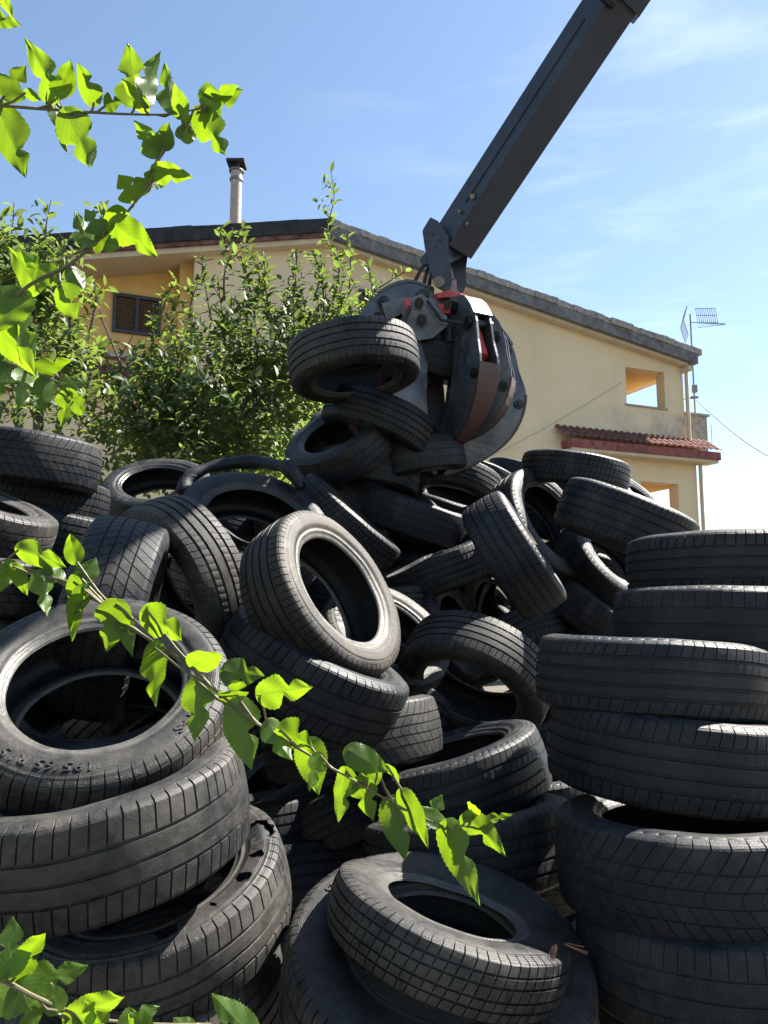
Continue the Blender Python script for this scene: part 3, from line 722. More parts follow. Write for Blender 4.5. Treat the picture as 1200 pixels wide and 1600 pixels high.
b = MB(); c = A-A+ax*(Ln-.02)-side*.03+nrm*.15; b.tube([c-side*.02, c+side*.05], .022, 8); b.build('grease_block', M_PIN, arm)
b = MB()
for u, sd in ((.30,-.055), (.20,-.07), (.175,.0)):
    c = ax*u + side*sd + nrm*(.1+.04*(1-abs(sd)/.13)); b.tube([c-nrm*.01, c+nrm*.012], .014 if u > .25 else .009, 10)
b.build('bolt', M_METAL, arm)
# weld line along the upper face
b = MB(); c = -side*.07+nrm*.103; b.tube([ax*.25+c, ax*1.25+c], .005, 6); b.build('weld_bead', M_BOOM, arm)
# head: two cheek plates with the pin
def rel(px, py, d): return P(px, py, d) - A
def plate(mb, px, d, th):
    dv = -FW*th
    a = [rel(x, y, d) for x, y in px]; mb.hexa(a, [p+dv for p in a])
ck = [(660,362),(672,342),(684,348),(700,372),(701,408),(706,440),(703,452),(692,455),(680,448),(670,418),(664,390)]
b = MB(); plate(b, ck, 4.22, .025); b.build('cheek_plate', M_BOOM, arm, bevel=.003)
b = MB(); plate(b, [(700,378),(730,376),(731,396),(727,425),(728,448),(722,462),(713,452),(707,425),(700,410)], 4.46, .03); b.build('cheek_plate', M_BOOM, arm, bevel=.003)
b = MB(); a1_ = [rel(x, y, 4.23) for x, y in ((684,372),(700,372),(702,410),(688,414))]; a2_ = [rel(x, y, 4.46) for x, y in ((706,378),(730,378),(729,398),(704,414))]
b.hexa(a1_, a2_); b.build('head_block', M_BOOM, arm, bevel=.003)
b = MB(); plate(b, [(656,408),(668,396),(674,414),(662,418)], 4.25, .05); b.build('hose_guard', M_BOOM, arm)
b = MB(); b.tube([rel(686,440,4.17), rel(686,440,4.5)], .030, 14); b.tube([rel(686,440,4.165), rel(686,440,4.18)], .018, 8); b.build('pin', M_METAL, arm, smooth=True)
b = MB()
for x, y in ((676,366),(668,378),(688,376),(681,386)): b.tube([rel(x,y,4.19), rel(x,y,4.21)], .006, 6)
b.build('plate_bolt', M_PIN, arm)

# grab
G0 = P(700, 490, 4.3)
grab = empty('orange_peel_grab', G0); tag(grab, 'worn grey steel claw grab with red cylinders clutching tyres above the heap', 'grab')
def g(px, py, d=4.3): return P(px, py, d) - G0
b = MB(); b.hexa([g(691,444,4.28), g(713,436,4.28), g(716,476,4.28), g(692,478,4.28)], [g(691,444,4.45), g(713,436,4.45), g(716,476,4.45), g(692,478,4.45)]); b.build('swivel_link', M_METAL, grab, bevel=.006)
b = MB(); b.tube([(0,0,.07),(0,0,-.02)], .10, 16); b.tube([(0,0,-.0),(0,0,-.20)], .115, 16); b.build('rotator', M_PIN, grab, smooth=True)
b = MB(); b.tube([(0,0,.045),(0,0,.075)], .125, 18); b.box((-.05,-.02,.05), (.20,.10,.06)); b.build('rotator_flange', M_REDP, grab)
def pt(psi, r, z, tan=0):
    c, s = math.cos(R_(psi)), math.sin(R_(psi)); return Vector((c*r - s*tan*-1, -s*r + c*tan*0 , z)) if False else Vector((c*r, -s*r, z)) + Vector((s, c, 0))*tan
def tine(psi, k=1.0, dz=0, lift=0.0, hwk=1.0):
    root = bpy.data.objects.new('claw_tine', None); COL.objects.link(root); root.parent = grab
    O = [(.12,.045),(.25,.0),(.34,-.13),(.365,-.28),(.39,-.42),(.345,-.57),(.25,-.69),(.10,-.78),(-.07,-.835)]
    I = [(.05,-.08),(.10,-.14),(.13,-.23),(.12,-.36),(.11,-.47),(.07,-.58),(.02,-.66),(-.03,-.735),(-.09,-.825)]
    HW = [.060,.068,.070,.075,.085,.080,.062,.042,.012]
    def tr(p):     # opening: rotate the tine about its hinge
        r, z = p; a = lift; hr, hz = .15, -.03
        return (hr + (r-hr)*math.cos(a) - (z-hz)*math.sin(a)*1.0, hz + (r-hr)*math.sin(a) + (z-hz)*math.cos(a))
    O = [tr(p) for p in O]; I = [tr(p) for p in I]; HW = [h*hwk for h in HW]; th = .013
    O = [tuple(v) for v in catmull(O, 3)]; I = [tuple(v) for v in catmull(I, 3)]; HW = [float(v[0]) for v in catmull([(h, 0) for h in HW], 3)]
    q = lambda rz_, tan: pt(psi, rz_[0]*k, rz_[1]*k + dz, tan)
    for sgn in (-1, 1):        # side plates
        b = MB()
        for i in range(len(O)-1):
            a0 = [q(O[i], sgn*HW[i]), q(O[i+1], sgn*HW[i+1]), q(I[i+1], sgn*HW[i+1]), q(I[i], sgn*HW[i])]
            h0, h1 = max(.001, HW[i]-th), max(.001, HW[i+1]-th)
            b0 = [q(O[i], sgn*h0), q(O[i+1], sgn*h1), q(I[i+1], sgn*h1), q(I[i], sgn*h0)]
            b.hexa(a0, b0)
        bmesh.ops.remove_doubles(b.bm, verts=b.bm.verts, dist=.0008)
        b.build('side_plate', M_CLAW, root)
    def strip(ids, mat, nm, off=0.0, src=O, extra=.0):
        b = MB()
        for i in ids[:-1]:
            A1 = (src[i][0]+off, src[i][1]+off*.4); B1 = (src[i+1][0]+off, src[i+1][1]+off*.4)
            def inn(p, j): 
                m = I[j] if src is O else O[j]; d = math.hypot(m[0]-p[0], m[1]-p[1]) or 1
                return (p[0]+(m[0]-p[0])/d*.014, p[1]+(m[1]-p[1])/d*.014)
            hi, hj = HW[i]+extra, HW[i+1]+extra
            b.hexa([q(A1,-hi), q(B1,-hj), q(B1,hj), q(A1,hi)], [q(inn(A1,i),-hi), q(inn(B1,i+1),-hj), q(inn(B1,i+1),hj), q(inn(A1,i),hi)])
        bmesh.ops.remove_doubles(b.bm, verts=b.bm.verts, dist=.0008)
        return b.build(nm, mat, root)
    strip(list(range(0,7)), M_CLAW, 'top_cover', .006, extra=.008)
    strip(list(range(12,25)), M_RUSTY, 'outer_blade', .004, extra=.004)
    strip(list(range(9,22)), M_CLAW, 'inner_web', -.004, src=I)
    b = MB(); b.tube([q(tr((.15,-.02)),0), q(tr((.27,-.19)),0)], .040, 14); b.tube([q(tr((.26,-.18)),0), q(tr((.33,-.37)),0)], .030, 12); b.build('hydraulic_cylinder', M_REDP, root, smooth=True)
    for c, r in (((.15,-.03), .034), ((.30,-.17), .028), ((.34,-.47), .026)):
        c = tr(c); b = MB(); b.tube([q(c,-HW[9]-.022), q(c,HW[9]+.022)], r, 12); b.tube([q(c,-HW[9]-.030), q(c,HW[9]+.030)], r*.5, 8); b.build('pin', M_PIN, root, smooth=True)
    b = MB(); b.hexa([pt(psi,.03,.07,-.05), pt(psi,.17,.03,-.05), pt(psi,.15,-.12,-.05), pt(psi,.03,-.16,-.05)], [pt(psi,.03,.07,.05), pt(psi,.17,.03,.05), pt(psi,.15,-.12,.05), pt(psi,.03,-.16,.05)])
    b.build('hinge_bracket', M_CLAW, root, bevel=.005)
    return root
tine(-10, 1.0, -.07, .07)
tine(20, .92, -.03, .0, .6)
tine(62, .96, .0, .03, .72)
tine(150, 1.0, -.06, .22)
tine(166, 1.12, .09, .50)
tine(238, .98, -.02, .10)
tine(302, .98, -.06)
b = MB()
def gplate(mb, px, d, th):
    a = [g(x, y, d) for x, y in px]; mb.hexa(a, [p+FW*th for p in a])
gplate(b, [(628,474),(658,458),(672,470),(698,494),(700,508),(676,528),(654,532),(630,514)], 4.05, .03); b.build('front_bracket', M_CLAW, grab, bevel=.004)
b = MB(); gplate(b, [(596,474),(634,464),(640,486),(604,500)], 4.10, .10); b.build('side_bracket', M_CLAW, grab, bevel=.006)
for x, y, r in ((655,472,.024),(659,499,.027),(590,494,.024),(700,476,.022)):
    b = MB(); b.tube([g(x,y,4.0), g(x,y,4.10)], r, 10); b.tube([g(x,y,3.985), g(x,y,4.0)], r*.55, 8); b.build('pin', M_PIN, grab, smooth=True)
b = MB(); gplate(b, [(684,474),(706,477),(702,490),(688,488)], 4.06, .05); b.build('red_guard', M_REDP, grab); b = MB(); gplate(b, [(632,466),(641,464),(643,482),(634,484)], 4.02, .03); b.build('red_guard', M_REDP, grab)
b = MB(); b.tube([g(640,478,4.0), g(625,520,4.0), g(640,560,4.1)], .010, 6); b.tube([g(668,470,4.02), g(690,500,4.0), g(720,505,4.0), g(735,520,4.02)], .010, 6); b.build('hydraulic_hose', M_HOSE, grab, smooth=True)
b = MB()
for k, (x0, x1) in enumerate(((664,640), (672,664), (680,672))):
    p0 = g(x0, 412, 4.28+.02*k); p1 = g(x1, 478, 4.22+.03*k); b.tube([p0.lerp(p1, j/8)+Vector((-.02*math.sin(math.pi*j/8),0,0)) for j in range(9)], .011, 8)
hs = b.build('hydraulic_hose', M_HOSE, grab, smooth=True)

# ------------------------------------------------------------------ foliage
def leaf_mat(name, front, trans, rgh=.42, tmix=.5, veins=True):
    n = N(name); uv = n.t.nodes.new('ShaderNodeUVMap').outputs[0]; X = n.xyz(uv); rnd = n.rand()
    g = n.noise(25, 5, .6)
    at = n.t.nodes.new('ShaderNodeAttribute'); at.attribute_name = 'tone'; tn = at.outputs['Fac']
    c = n.mix(tn, tuple(x*.7 for x in front), (front[0]*1.5, front[1]*1.3, front[2]*.9)); tcol = n.mix(tn, tuple(x*.75 for x in trans), tuple(min(1, x*1.25) for x in trans))
    c = n.mix(n.rng(g, .4, .7, 0, .35), c, tuple(x*1.5 for x in front))
    if veins:
        au = n.math('ABSOLUTE', X[0]); mid = n.rng(au, .0, .045, 1, 0)
        sv = n.math('FRACT', n.math('MULTIPLY', n.math('SUBTRACT', X[1], n.math('MULTIPLY', au, .42)), 8.0)); sv = n.rng(n.math('ABSOLUTE', n.math('SUBTRACT', sv, .5)), .02, .11, 1, 0)
        vn = n.math('MAXIMUM', mid, n.math('MULTIPLY', sv, .55))
        c = n.mix(n.math('MULTIPLY', vn, .7), c, (.16,.24,.07)); tcol = n.mix(n.math('MULTIPLY', vn, .6), tcol, (.07,.14,.008))
        n.bump(n.math('SUBTRACT', n.noise(60, 3), vn), .25, .002)
    n.col(c); n.rough(rgh); n.b.inputs['Specular IOR Level'].default_value = .5
    tr = n.t.nodes.new('ShaderNodeBsdfTranslucent'); n.set(tr.inputs['Color'], tcol)
    ms = n.t.nodes.new('ShaderNodeMixShader'); ms.inputs[0].default_value = tmix
    n.t.links.new(n.b.outputs[0], ms.inputs[1]); n.t.links.new(tr.outputs[0], ms.inputs[2]); n.t.links.new(ms.outputs[0], n.out.inputs[0]); return n.m
M_MUL = leaf_mat('mulberry_leaf', (.045,.095,.016), (.23,.37,.008), .36, .52)
M_BUSH = leaf_mat('bush_leaf', (.052,.092,.036), (.20,.28,.045), .52, .42, veins=False)
M_BUSHY = leaf_mat('fresh_bush_leaf', (.07,.14,.03), (.30,.42,.05), .4, .5, veins=False)
M_TWIG = simple('green_brown_twig', (.12,.105,.055), .7, nscale=40, var=.3)
M_TWIGD = simple('dark_twig', (.09,.07,.055), .85, nscale=30, var=.4)
M_BARK = simple('grey_brown_bark', (.12,.095,.075), .95, nscale=18, var=.4, bmp=.6, bd=.01)

def big_leaf(base, tip, roll, wid, seed, parent, lobes=0, droop=.12, fold=.25):
    """a mulberry leaf blade from base to tip; lobes 0 none, 1 one side, 2 both"""
    rs = np.random.RandomState(seed); ax_ = tip-base; Ln = ax_.length; y = ax_.normalized()
    vw = ((base+tip)/2-CAM).normalized(); x = y.cross(vw).normalized(); z = x.cross(y).normalized()
    rot = Quaternion(y, R_(roll)); x = rot @ x; z = rot @ z
    nv, nu = 66, 7; V = []; UVs = []
    amp = [rs.uniform(.50,.78) if (lobes == 2 or (lobes == 1 and s == seed % 2)) else 0 for s in (0,1)]
    pos = [rs.uniform(.42,.56) for _ in (0,1)]; ph = rs.uniform(0, 6, 4); curl = rs.uniform(-.15,.15)
    for j in range(nv+1):
        v = j/nv
        wbase = (math.sin(math.pi*min(1, v**.62))**.75) * (1-.15*v-.35*v**5) if 0 < v < 1 else 0
        for i in range(-nu, nu+1):
            s = 0 if i < 0 else 1; u = i/nu
            wv = wbase*(1 - amp[s]*math.exp(-(abs(v-pos[s])/.085)**1.7) + (.10*math.exp(-((v-pos[s]+.2)/.1)**2) if amp[s] else 0))
            ser = 1 + .10*((v*16.5) % 1 - .5)*abs(u)**3
            X = u*wid*.5*wv*ser; back = -.10*abs(u)**1.5*max(0, .3-v)/.3*Ln
            yy = v*Ln + back
            zz = fold*abs(X) - droop*Ln*(v-.35)**2*1.6 + curl*X*v + .035*Ln*math.sin(5*v+ph[0])*abs(u) + .018*Ln*math.sin(17*v+ph[1]+3*u)*abs(u)
            V.append(base + x*X + y*yy + z*zz - base); UVs.append((u, v))
    W_ = 2*nu+1; Q = []
    for j in range(nv):
        for i in range(2*nu): a = j*W_+i; Q.append((a, a+1, a+W_+1, a+W_))
    V = np.array([tuple(p) for p in V]); Q = np.array(Q); me = np_mesh('leaf', V, Q, True, 80)
    uvl = me.uv_layers.new(name='UVMap'); uvl.data.foreach_set('uv', np.array(UVs)[Q.ravel()].astype(np.float32).ravel())
    at = me.attributes.new('tone', 'FLOAT', 'POINT'); at.data.foreach_set('value', np.full(len(V), rs.uniform(.1, .95), dtype=np.float32))
    o = link('leaf', me, M_MUL, parent); o.location = base - PB
    return o
mul = empty('mulberry_tree', (-1.9, 1.4, 0)); tag(mul, 'mulberry tree at the left whose bright leafy twigs hang in front of the tyres', 'tree')
PB = Vector((-1.9, 1.4, 0))
b = MB(); b.tube([(0,0,0),(.05,.03,.8),(-.02,.05,1.6),(.1,0,2.5),(.05,.1,3.2)], [.08,.07,.06,.04,.02], 12); b.build('trunk', M_BARK, mul, smooth=True)
LEAFSEED = [100]
def branch(pts, rad, leaves, petr=.0016):
    """pts: (px,py,depth); leaves: (stem fraction, basepx, basepy, tippx, tippy, width px, roll, lobes[, ddepth])"""
    W3 = [P(*p) for p in pts]
    fine = [Vector(v) for v in catmull([tuple(v) for v in W3], 6)]
    b = MB(); n = len(fine); b.tube([p-PB for p in fine], [rad*(1-.65*i/(n-1)) for i in range(n)], 8)
    br = b.build('branch', M_TWIG, mul, smooth=True)
    for lf in leaves:
        f, bx, by, tx, ty, wp_, roll, lob = lf[:8]; dd = lf[8] if len(lf) > 8 else 0
        i = min(n-1, int(f*(n-1))); sp = fine[i]; d = (sp-CAM).dot(FW)
        rs = random.Random(LEAFSEED[0]); LEAFSEED[0] += 1
        base = P(bx, by, d + dd*.4 + rs.uniform(-.01,.01)); tip = P(tx, ty, d + dd + rs.uniform(-.03,.03))
        o = big_leaf(base, tip, roll, wp_/F*d*.95, LEAFSEED[0], br, max(lob, 2 if LEAFSEED[0] % 4 == 0 else (1 if LEAFSEED[0] % 4 == 1 else 0)), rs.uniform(.03,.20), rs.uniform(.05,.25))
        pm = (sp+base)/2 + Vector((0,0,-.004)); pb_ = MB(); pb_.tube([sp-base, pm-base, Vector((0,0,0))], petr, 5); pt_ = pb_.build('petiole', M_TWIG, o, smooth=True)
# long twig across the middle
branch([(-60,868,.98),(60,895,.96),(150,930,.95),(220,990,.94),(300,1045,.93),(345,1085,.93),(400,1130,.93),(470,1172,.93),(545,1215,.94),(615,1255,.95),(680,1285,.96),(735,1292,.97)], .0023, [
 (.06,30,858,108,884,44,20,0),(.08,22,880,-4,925,34,-30,0),(.13,20,885,44,930,30,25,0),(.20,66,895,70,965,46,-35,0),(.22,92,905,60,870,40,30,0),(.24,120,878,108,832,34,10,0),
 (.26,128,905,150,870,44,-20,0),(.29,118,905,118,990,38,40,0),(.33,130,920,108,995,40,-30,1),(.36,182,942,168,1018,62,15,1),(.37,190,950,205,1028,34,-20,0),
 (.41,228,958,292,1000,58,25,1),(.42,228,952,240,975,30,-50,0),(.44,240,1010,240,1100,48,-25,1),(.50,300,1040,350,1020,52,35,0),(.52,310,1065,306,1160,58,15,0),
 (.56,350,1048,414,1058,54,-18,2),(.58,408,1085,490,1072,56,15,2),(.60,372,1098,392,1204,66,-12,1),(.60,360,1095,378,1060,50,30,0),
 (.65,420,1130,455,1192,46,-25,2),(.67,437,1140,488,1165,58,20,2),(.70,480,1160,498,1240,58,8,0),(.72,500,1180,482,1236,40,-40,0),(.76,540,1205,530,1285,46,28,0),
 (.78,545,1172,610,1210,50,-15,0),(.80,560,1218,584,1282,48,15,2),(.82,590,1200,556,1232,42,30,1),(.86,612,1250,632,1345,56,-8,0),(.88,604,1195,624,1225,24,50,0),
 (.88,628,1240,672,1322,44,30,0),(.92,672,1288,690,1242,48,15,0),(.93,700,1290,744,1408,56,-10,0),(.97,728,1275,790,1332,46,20,1),(.99,740,1272,736,1248,26,-40,0),(.995,762,1280,802,1272,16,10,0)])
# upper left twig
branch([(-70,160,1.05),(0,165,1.03),(90,172,1.02),(190,178,1.02),(270,178,1.03),(325,165,1.04)], .0025, [
 (.18,8,150,40,102,50,10,2),(.2,40,145,66,155,22,30,0),(.12,0,172,46,284,64,12,1),(.34,92,152,46,68,58,-10,2),(.36,95,150,110,92,46,30,1),(.5,148,160,122,96,40,-20,1),
 (.52,165,165,190,158,40,35,1),(.44,80,152,108,245,34,-38,1),(.5,105,178,148,268,62,10,2),(.66,212,160,202,74,66,-8,2),(.7,222,158,246,82,46,30,1),(.7,228,172,190,120,30,-30,0),
 (.76,270,176,256,105,44,15,1),(.8,285,182,272,130,34,-20,0),(.86,290,200,300,180,30,40,0),(.93,318,160,378,142,56,-15,2),(.95,325,165,372,130,40,30,1),(.97,310,175,358,248,52,8,2),(.9,285,215,306,188,34,-10,0,)])
# rising twig that joins it from the lower left
branch([(-60,500,1.0),(0,478,.99),(55,440,.98),(110,412,.98),(160,370,.98),(200,330,.99),(225,295,1.0),(245,255,1.01),(270,215,1.02)], .0028, [
 (.12,10,470,-30,430,60,10,1),(.14,20,480,54,560,50,-20,1),(.2,40,460,-12,520,56,25,0),(.26,60,452,22,392,50,-20,0),(.32,85,438,28,388,42,10,1),(.34,95,450,122,500,52,25,1),
 (.38,112,420,132,455,36,-30,0),(.44,140,385,118,330,40,15,2),(.46,150,372,188,388,46,-15,1),(.5,160,360,132,330,44,30,2),(.55,178,348,246,398,54,12,1),(.6,195,330,160,345,34,-30,0),
 (.66,212,310,185,272,50,-5,2),(.68,218,300,240,262,36,30,0),(.76,240,268,302,276,40,15,1),(.74,236,285,258,290,20,-20,0),(.82,248,240,212,190,46,-8,2),(.84,255,232,262,190,40,25,1),(.9,262,222,222,205,34,10,1),(.05,-10,500,60,590,60,30,1),(.03,-20,505,-30,580,60,-15,0)])
# sprig at the bottom left corner
branch([(-60,1520,.72),(0,1530,.72),(60,1560,.71),(140,1590,.71),(240,1600,.72),(330,1600,.73)], .0028, [
 (.2,14,1520,20,1432,62,-10,2),(.24,24,1525,72,1450,48,20,1),(.28,32,1545,140,1510,66,-12,2),(.3,30,1540,62,1608,76,15,2),(.4,90,1580,80,1535,42,-20,1),(.45,110,1590,200,1552,48,18,1),
 (.55,160,1600,128,1555,40,-20,2),(.6,190,1605,250,1572,44,15,2),(.7,230,1610,200,1580,36,-10,1),(.85,300,1608,270,1590,30,20,0),(.95,395,1618,328,1552,52,10,1),(.1,-10,1520,-30,1470,50,10,0),(.12,-10,1540,24,1590,60,-20,0)])
branch([(-60,-30,1.0),(-20,0,1.0),(8,30,1.0)], .003, [(.5,-12,-30,22,30,26,20,0),(.9,-10,28,32,38,26,10,1),(.6,-30,-10,10,5,24,-20,0)])

branch([(-70,545,1.25),(-10,560,1.22),(50,580,1.2),(95,600,1.2),(118,628,1.2)], .0024, [
 (.3,-12,556,34,520,40,20,1),(.35,0,562,66,592,44,-15,1),(.45,10,566,-20,630,56,10,2),(.55,40,580,30,640,44,-25,0),(.6,55,582,112,560,36,25,1),(.7,70,590,64,648,38,10,1),(.8,95,600,140,598,30,-20,0),(.9,108,612,96,668,40,15,2),(.97,116,626,134,650,30,20,0)])
# ---- shrubs behind the heap
def leaf_cloud(name, mat, parent, org, items):
    """items: list of (pos, dir, normal, length, width, tone)"""
    n = len(items); pos = np.array([i[0] for i in items]); dr = np.array([i[1] for i in items]); nr = np.array([i[2] for i in items])
    ln = np.array([i[3] for i in items])[:,None]; wd = np.array([i[4] for i in items])[:,None]; tn = np.array([i[5] for i in items])
    dr /= np.linalg.norm(dr, axis=1)[:,None]; sd = np.cross(dr, nr); sd /= np.maximum(1e-6, np.linalg.norm(sd, axis=1))[:,None]; nn = np.cross(sd, dr)
    prof = [(0,0,0),(.28,.42,.02),(.62,.44,-.02),(1,0,-.16)]
    vs_ = []
    o = pos - np.array(org)
    vs_.append(o); vs_.append(o+dr*ln*.30+sd*wd*.46+nn*wd*.16); vs_.append(o+dr*ln*.68+sd*wd*.40+nn*(wd*.12-ln*.05)); vs_.append(o+dr*ln-nn*ln*.16)
    vs_.append(o+dr*ln*.68-sd*wd*.40+nn*(wd*.12-ln*.05)); vs_.append(o+dr*ln*.30-sd*wd*.46+nn*wd*.16); vs_.append(o+dr*ln*.5-nn*ln*.02)
    V = np.stack(vs_, 1).reshape(-1, 3); base = np.arange(n)[:,None]*7
    T = np.array([[0,1,6],[1,2,6],[2,3,6],[3,4,6],[4,5,6],[5,0,6]]); Q = (base[:,:,None] + T[None]).reshape(-1, 3)
    me = np_mesh(name, V, Q, True, 60)
    at = me.attributes.new('tone', 'FLOAT', 'POINT'); at.data.foreach_set('value', np.repeat(tn, 7).astype(np.float32))
    return link(name, me, mat, parent)
def shoot_leaves(rs, pts, L0, W0, step, out, spread=.9):
    pts = [np.array(p) for p in pts]; k = 0
    for a, c in zip(pts[:-1], pts[1:]):
        d = c-a; ln = np.linalg.norm(d); d = d/ln; m = max(1, int(ln/step))
        for i in range(m):
            k += 1; p = a+(c-a)*i/m; ang = k*2.4+rs.uniform(-.4,.4)
            u = np.cross(d, (0.3,0.9,0.1)); u /= np.linalg.norm(u); v = np.cross(d, u); o = u*math.cos(ang)+v*math.sin(ang)
            dr = o*spread + d*rs.uniform(.3,.9) + np.array((0,0,rs.uniform(-.25,.2))); nr = d*.8 + np.array((0,0,.7)) + rs.uniform(-.3,.3,3)
            L_ = L0*rs.uniform(.6,1.15); out.append((p+o*.006, dr, nr, L_, L_*W0*rs.uniform(.85,1.15), rs.uniform(0,1)))
def shrub(label, kind, base, trunk_pts, blobs, shoots, nclump, L0, seed, mat=M_BUSH, W0=.46, cat='tree'):
    rs = np.random.RandomState(seed); org = Vector((base[0], base[1], 0)); t = empty(kind, org); tag(t, label, cat)
    b = MB(); tp = [P(*p) for p in trunk_pts]; tp = [Vector((org.x, org.y, 0))]+tp; ends = []
    b.tube([p-org for p in tp], [.06*(1-.6*i/(len(tp)-1)) for i in range(len(tp))], 8)
    B = []
    for (px, py, d, rx, ry, rd) in blobs:
        c = P(px, py, d); B.append((c, rx/F*d, ry/F*d, rd))
        m = tp[-1].lerp(tp[1], rs.uniform(0,.8)); b.tube([m-org, (m.lerp(c, .5)+Vector((0,0,.1)))-org, c-org], [.022,.014,.006], 6)
    items = []; tw = []
    for c, rx, ry, rd in B:
        n = int(nclump*rx*ry*12)
        for _ in range(n):
            r = rs.uniform(.25,1)**.5; a = rs.uniform(0, 2*math.pi); ph = math.acos(rs.uniform(-1,1))
            o = np.array((r*math.sin(ph)*math.cos(a)*rx, r*math.sin(ph)*math.sin(a)*rd, r*math.cos(ph)*ry))
            if mnoise.noise(Vector(o)*3.1 + c*1.7) < -.22: continue
            p = np.array(c)+o; d = np.array((o[0]*.7, o[1]*.7, abs(o[2])*.4+.25*ry+.12))+rs.uniform(-.18,.18,3); d /= np.linalg.norm(d)
            ln = rs.uniform(.12,.28); q = p+d*ln; tw.append((p, q)); shoot_leaves(rs, [p, q], L0, W0, .026, items)
    for s in shoots:
        W3 = [tuple(P(*x)) for x in s]; f = catmull(W3, 4); b.tube([Vector(v)-org for v in f], [.010*(1-.75*i/(len(f)-1)) for i in range(len(f))], 6)
        shoot_leaves(rs, list(f), L0*1.1, W0, .026, items, 1.0)
        for i in range(3, len(f)-2, 2):
            p = np.array(f[i]); d = rs.uniform(-.6,.6,3)+np.array((0,0,.7)); d /= np.linalg.norm(d); q = p+d*rs.uniform(.08,.2); tw.append((p, q)); shoot_leaves(rs, [p, q], L0, W0, .024, items)
    b.build('trunk', M_BARK, t, smooth=True)
    b = MB()
    for p, q in tw[::2]: b.tube([Vector(p)-org, Vector(q)-org], .0028, 4, cap=False)
    tag(b.build('twigs', M_TWIGD, t), kind='stuff')
    leaf_cloud('crown', mat, t, org, items); return len(items)
n1 = shrub('tall leafy fruit tree with upright shoots between the heap and the yellow house', 'fruit_tree', (-.9, 6.6), [(375,700,6.3),(378,640,6.3)],
 [(325,605,6.2,90,75,.7),(430,565,6.3,95,75,.7),(255,655,6.0,110,75,.7),(370,650,6.0,120,90,.7),(470,590,6.4,70,90,.6),(200,720,5.7,90,70,.6),(300,720,5.7,90,60,.6),(520,520,6.5,60,50,.4),(400,740,5.8,80,60,.5)],
 [[(520,470,6.4),(530,420,6.4),(512,360,6.4),(522,310,6.4),(516,262,6.4)],[(545,460,6.4),(548,400,6.4),(540,360,6.4)],[(400,500,6.3),(385,430,6.2),(360,380,6.2),(345,352,6.2)],[(330,500,6.2),(320,440,6.2),(312,395,6.2)],
  [(420,500,6.3),(405,430,6.3),(385,385,6.3),(362,355,6.3)],[(470,480,6.3),(460,440,6.3),(455,410,6.3)],[(560,470,6.5),(600,445,6.4),(640,420,6.4)],[(250,500,6.2),(262,460,6.2),(275,432,6.2)],[(380,480,6.2),(420,440,6.3),(400,400,6.3)],[(490,470,6.4),(500,430,6.4),(490,395,6.4)],
  [(350,470,6.2),(352,420,6.1),(372,395,6.1)]]+[[(x+random.Random(x).uniform(-12,12),y0,6.2),(x+random.Random(x+1).uniform(-14,14),y0-60,6.2),(x+random.Random(x+2).uniform(-18,18),y0-115,6.2)] for x,y0 in ((235,590),(270,560),(300,540),(345,545),(385,520),(425,510),(455,500),(500,500),(545,520),(575,520))], 88, .088, 11)
n2 = shrub('slender leafy tree with narrow leaves at the left edge behind the mulberry twigs', 'fruit_tree', (-2.6, 5.2), [(60,700,5.2),(60,600,5.2)],
 [(40,560,5.1,70,80,.5),(20,640,4.9,60,50,.4),(95,540,5.3,45,50,.4),(90,640,5.0,60,45,.4),(60,450,5.2,55,60,.35),(10,440,5.1,40,60,.35)],
 [[(20,480,5.1),(15,400,5.1),(20,350,5.1),(22,315,5.1)],[(60,480,5.2),(70,410,5.2),(72,355,5.2),(80,312,5.2)],[(105,560,5.2),(108,480,5.2),(95,420,5.2),(75,370,5.2)],[(-20,470,5.1),(0,400,5.1),(-5,330,5.1)],[(60,470,5.2),(110,420,5.2),(140,370,5.2)],[(140,520,5.3),(150,470,5.3),(146,445,5.3)],[(150,350,5.2),(165,335,5.2),(168,322,5.2)]], 90, .09, 12, W0=.40)
n3 = shrub('low sunlit yellow green bush just left of the grab load', 'bush', (-.6, 8.2), [(440,720,7.8),(440,700,7.8)], [(440,715,7.6,75,60,.6),(350,740,7.6,80,50,.6),(480,700,8.0,50,60,.5)], [], 110, .085, 13, mat=M_BUSHY, cat='bush')
print('LEAVES', n1, n2, n3)
# bare dead branch
b = MB(); b.tube([P(205,625,5.6), P(185,560,5.6), P(160,500,5.6), P(150,455,5.6), P(145,425,5.6)], [.012,.010,.007,.004,.002], 6); b.tube([P(185,560,5.6),P(205,530,5.6),P(215,505,5.6)], [.005,.003,.002], 5)
b.tube([P(160,500,5.6),P(145,490,5.6),P(130,492,5.6)], [.004,.003,.002], 5); b.tube([P(240,760,5.9),P(205,625,5.6)], [.03,.012], 6)
tag(b.build('dead_branch', M_TWIGD), 'thin bare reddish dead branch rising in front of the dark shutter window', 'branch')
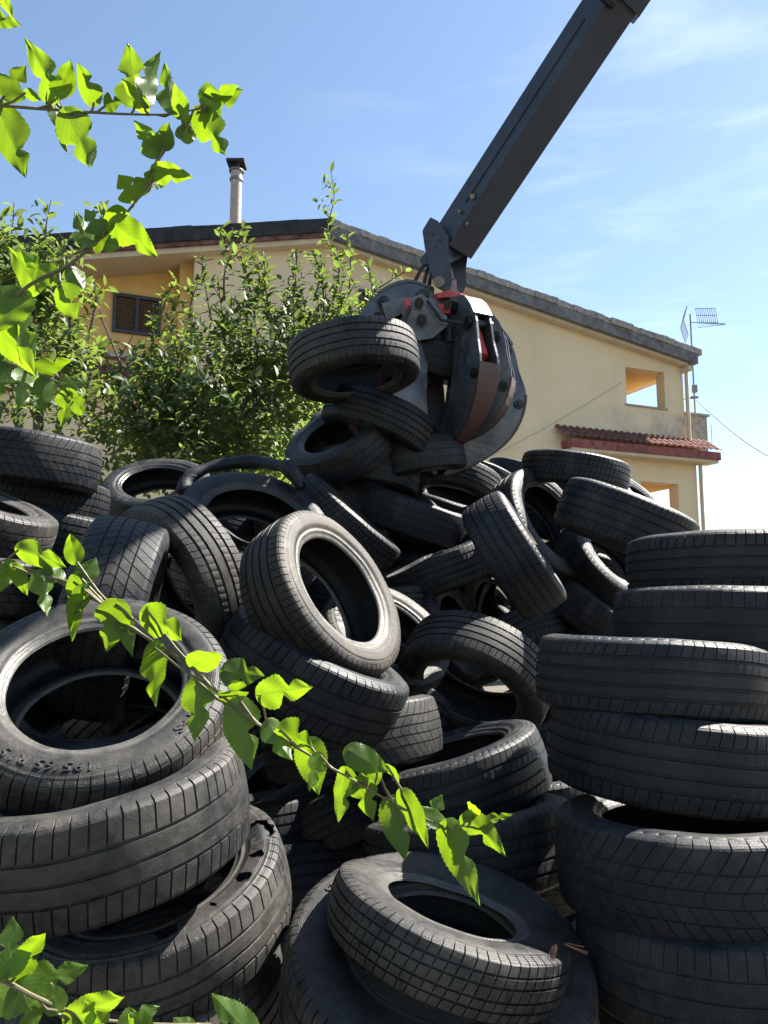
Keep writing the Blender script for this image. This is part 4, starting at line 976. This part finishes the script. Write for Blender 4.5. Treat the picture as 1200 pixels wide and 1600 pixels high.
# ---- rags of rubber, tube, wires
b = MB(); pts = [(286,770,3.55),(294,748,3.6),(322,732,3.65),(360,724,3.7),(400,722,3.7),(432,727,3.6),(452,735,3.5),(463,746,3.45),(470,760,3.4)]
f = [Vector(v) for v in catmull([tuple(P(*p)) for p in pts], 5)]
b.tube(f, [.030*(1+.07*math.sin(i*1.1)+.12*math.sin(i*.43)) for i in range(len(f))], 12)
t = b.build('inner_tube', RB_BLACK, smooth=True); tag(t, 'limp black loop of inner tube draped over the large open tyre at the back', 'inner tube')
b = MB(); b.tube([P(446,724,3.45), P(458,740,3.40), P(470,762,3.38)], [.03,.036,.012], 8); link_ = b.build('valve_patch', RB_BLACK, t, smooth=True)
b = MB(); random.seed(3)
for k in range(7):
    o = Vector((random.uniform(-.004,.004), random.uniform(-.004,.004), random.uniform(-.003,.003)))
    b.tube([P(868,1478,1.56)+o, P(860,1500,1.55)+o*2, P(838,1540,1.52)+o*3, P(818+random.uniform(-5,5),1590+random.uniform(-8,4),1.50)+o*4], .0011, 4)
    b.tube([P(885,1476,1.62)+o, P(905+random.uniform(-4,8),1486+random.uniform(-6,6),1.64)+o*3], .0011, 4)
M_WIRE = simple('rusty_wire', (.30,.15,.09), .8, .2, nscale=80, var=.4)
tag(b.build('frayed_wires', M_WIRE), 'rusty frayed steel cords hanging from the ripped corner of the crooked tyre', 'wire')

def strip(pts, w0, th, mat, label):
    f = [Vector(v) for v in catmull([tuple(P(*p)) for p in pts], 4)]; b = MB(); up = Vector((.5,-.3,.8)).normalized()
    for i in range(len(f)-1):
        k0, k1 = [w0*(.35+.65*math.sin(math.pi*min(1, (j+.6)/len(f)))) for j in (i, i+1)]
        def ring(p, k, t):
            sd = t.cross(up).normalized(); nn = sd.cross(t).normalized(); return [p-sd*k-nn*th, p+sd*k-nn*th, p+sd*k*.9+nn*th, p-sd*k*.9+nn*th]
        t0 = (f[i+1]-f[max(0,i-1)]).normalized(); t1 = (f[min(len(f)-1,i+2)]-f[i]).normalized()
        b.hexa(ring(f[i], k0, t0), ring(f[i+1], k1, t1))
    bmesh.ops.remove_doubles(b.bm, verts=b.bm.verts, dist=.0004)
    tag(b.build('rubber_strip', mat, smooth=True), label, 'rubber strip', 'torn rubber strips in the heap')
strip([(748,968,3.45),(750,945,3.42),(758,922,3.4),(770,904,3.38)], .014, .003, RB_BROWN, 'torn curved brown strip of rubber under the long leaning tyre')
strip([(604,902,3.3),(630,890,3.35),(664,872,3.4),(692,862,3.45)], .011, .002, RB_GREY, 'thin pale sliver of torn rubber pointing right beside the brown tyre')
strip([(318,800,3.05),(345,822,3.0),(372,842,2.95),(398,852,2.9)], .010, .003, RB_GREY, 'pale torn bead strip hanging across the wide open tyre')
# added mulberry crown, out of view, to block skylight from the left stack
items = []; rs = np.random.RandomState(77)
for c, rad, n in (((-2.1,.2,3.3), 1.0, 420), ((-1.9,-.7,2.6), .8, 260), ((-2.7,1.3,2.9), .8, 260)):
    for _ in range(n):
        o = rs.normal(size=3); o /= np.linalg.norm(o); o *= rad*rs.uniform(.3,1)**.5; p = np.array(c)+o
        if p[0] > -.62*max(p[1], 0)-.75: continue
        items.append((p, rs.uniform(-1,1,3)+np.array((0,0,-.6)), rs.uniform(-1,1,3)+np.array((0,0,1.)), rs.uniform(.10,.17), rs.uniform(.08,.12), rs.uniform(0,1)))
leaf_cloud('crown', M_BUSHY, mul, PB, items)  # unseen foliage mass, added to darken the left stack
b = MB()
for q in ((-2.1,.2,3.3), (-1.9,-.7,2.6), (-2.7,1.3,2.9)): b.tube([Vector((.05,.05,1.9)), (Vector(q)-PB)*.6+Vector((0,0,.9)), Vector(q)-PB], [.03,.02,.008], 6)
b.build('added_limbs', M_BARK, mul, smooth=True)
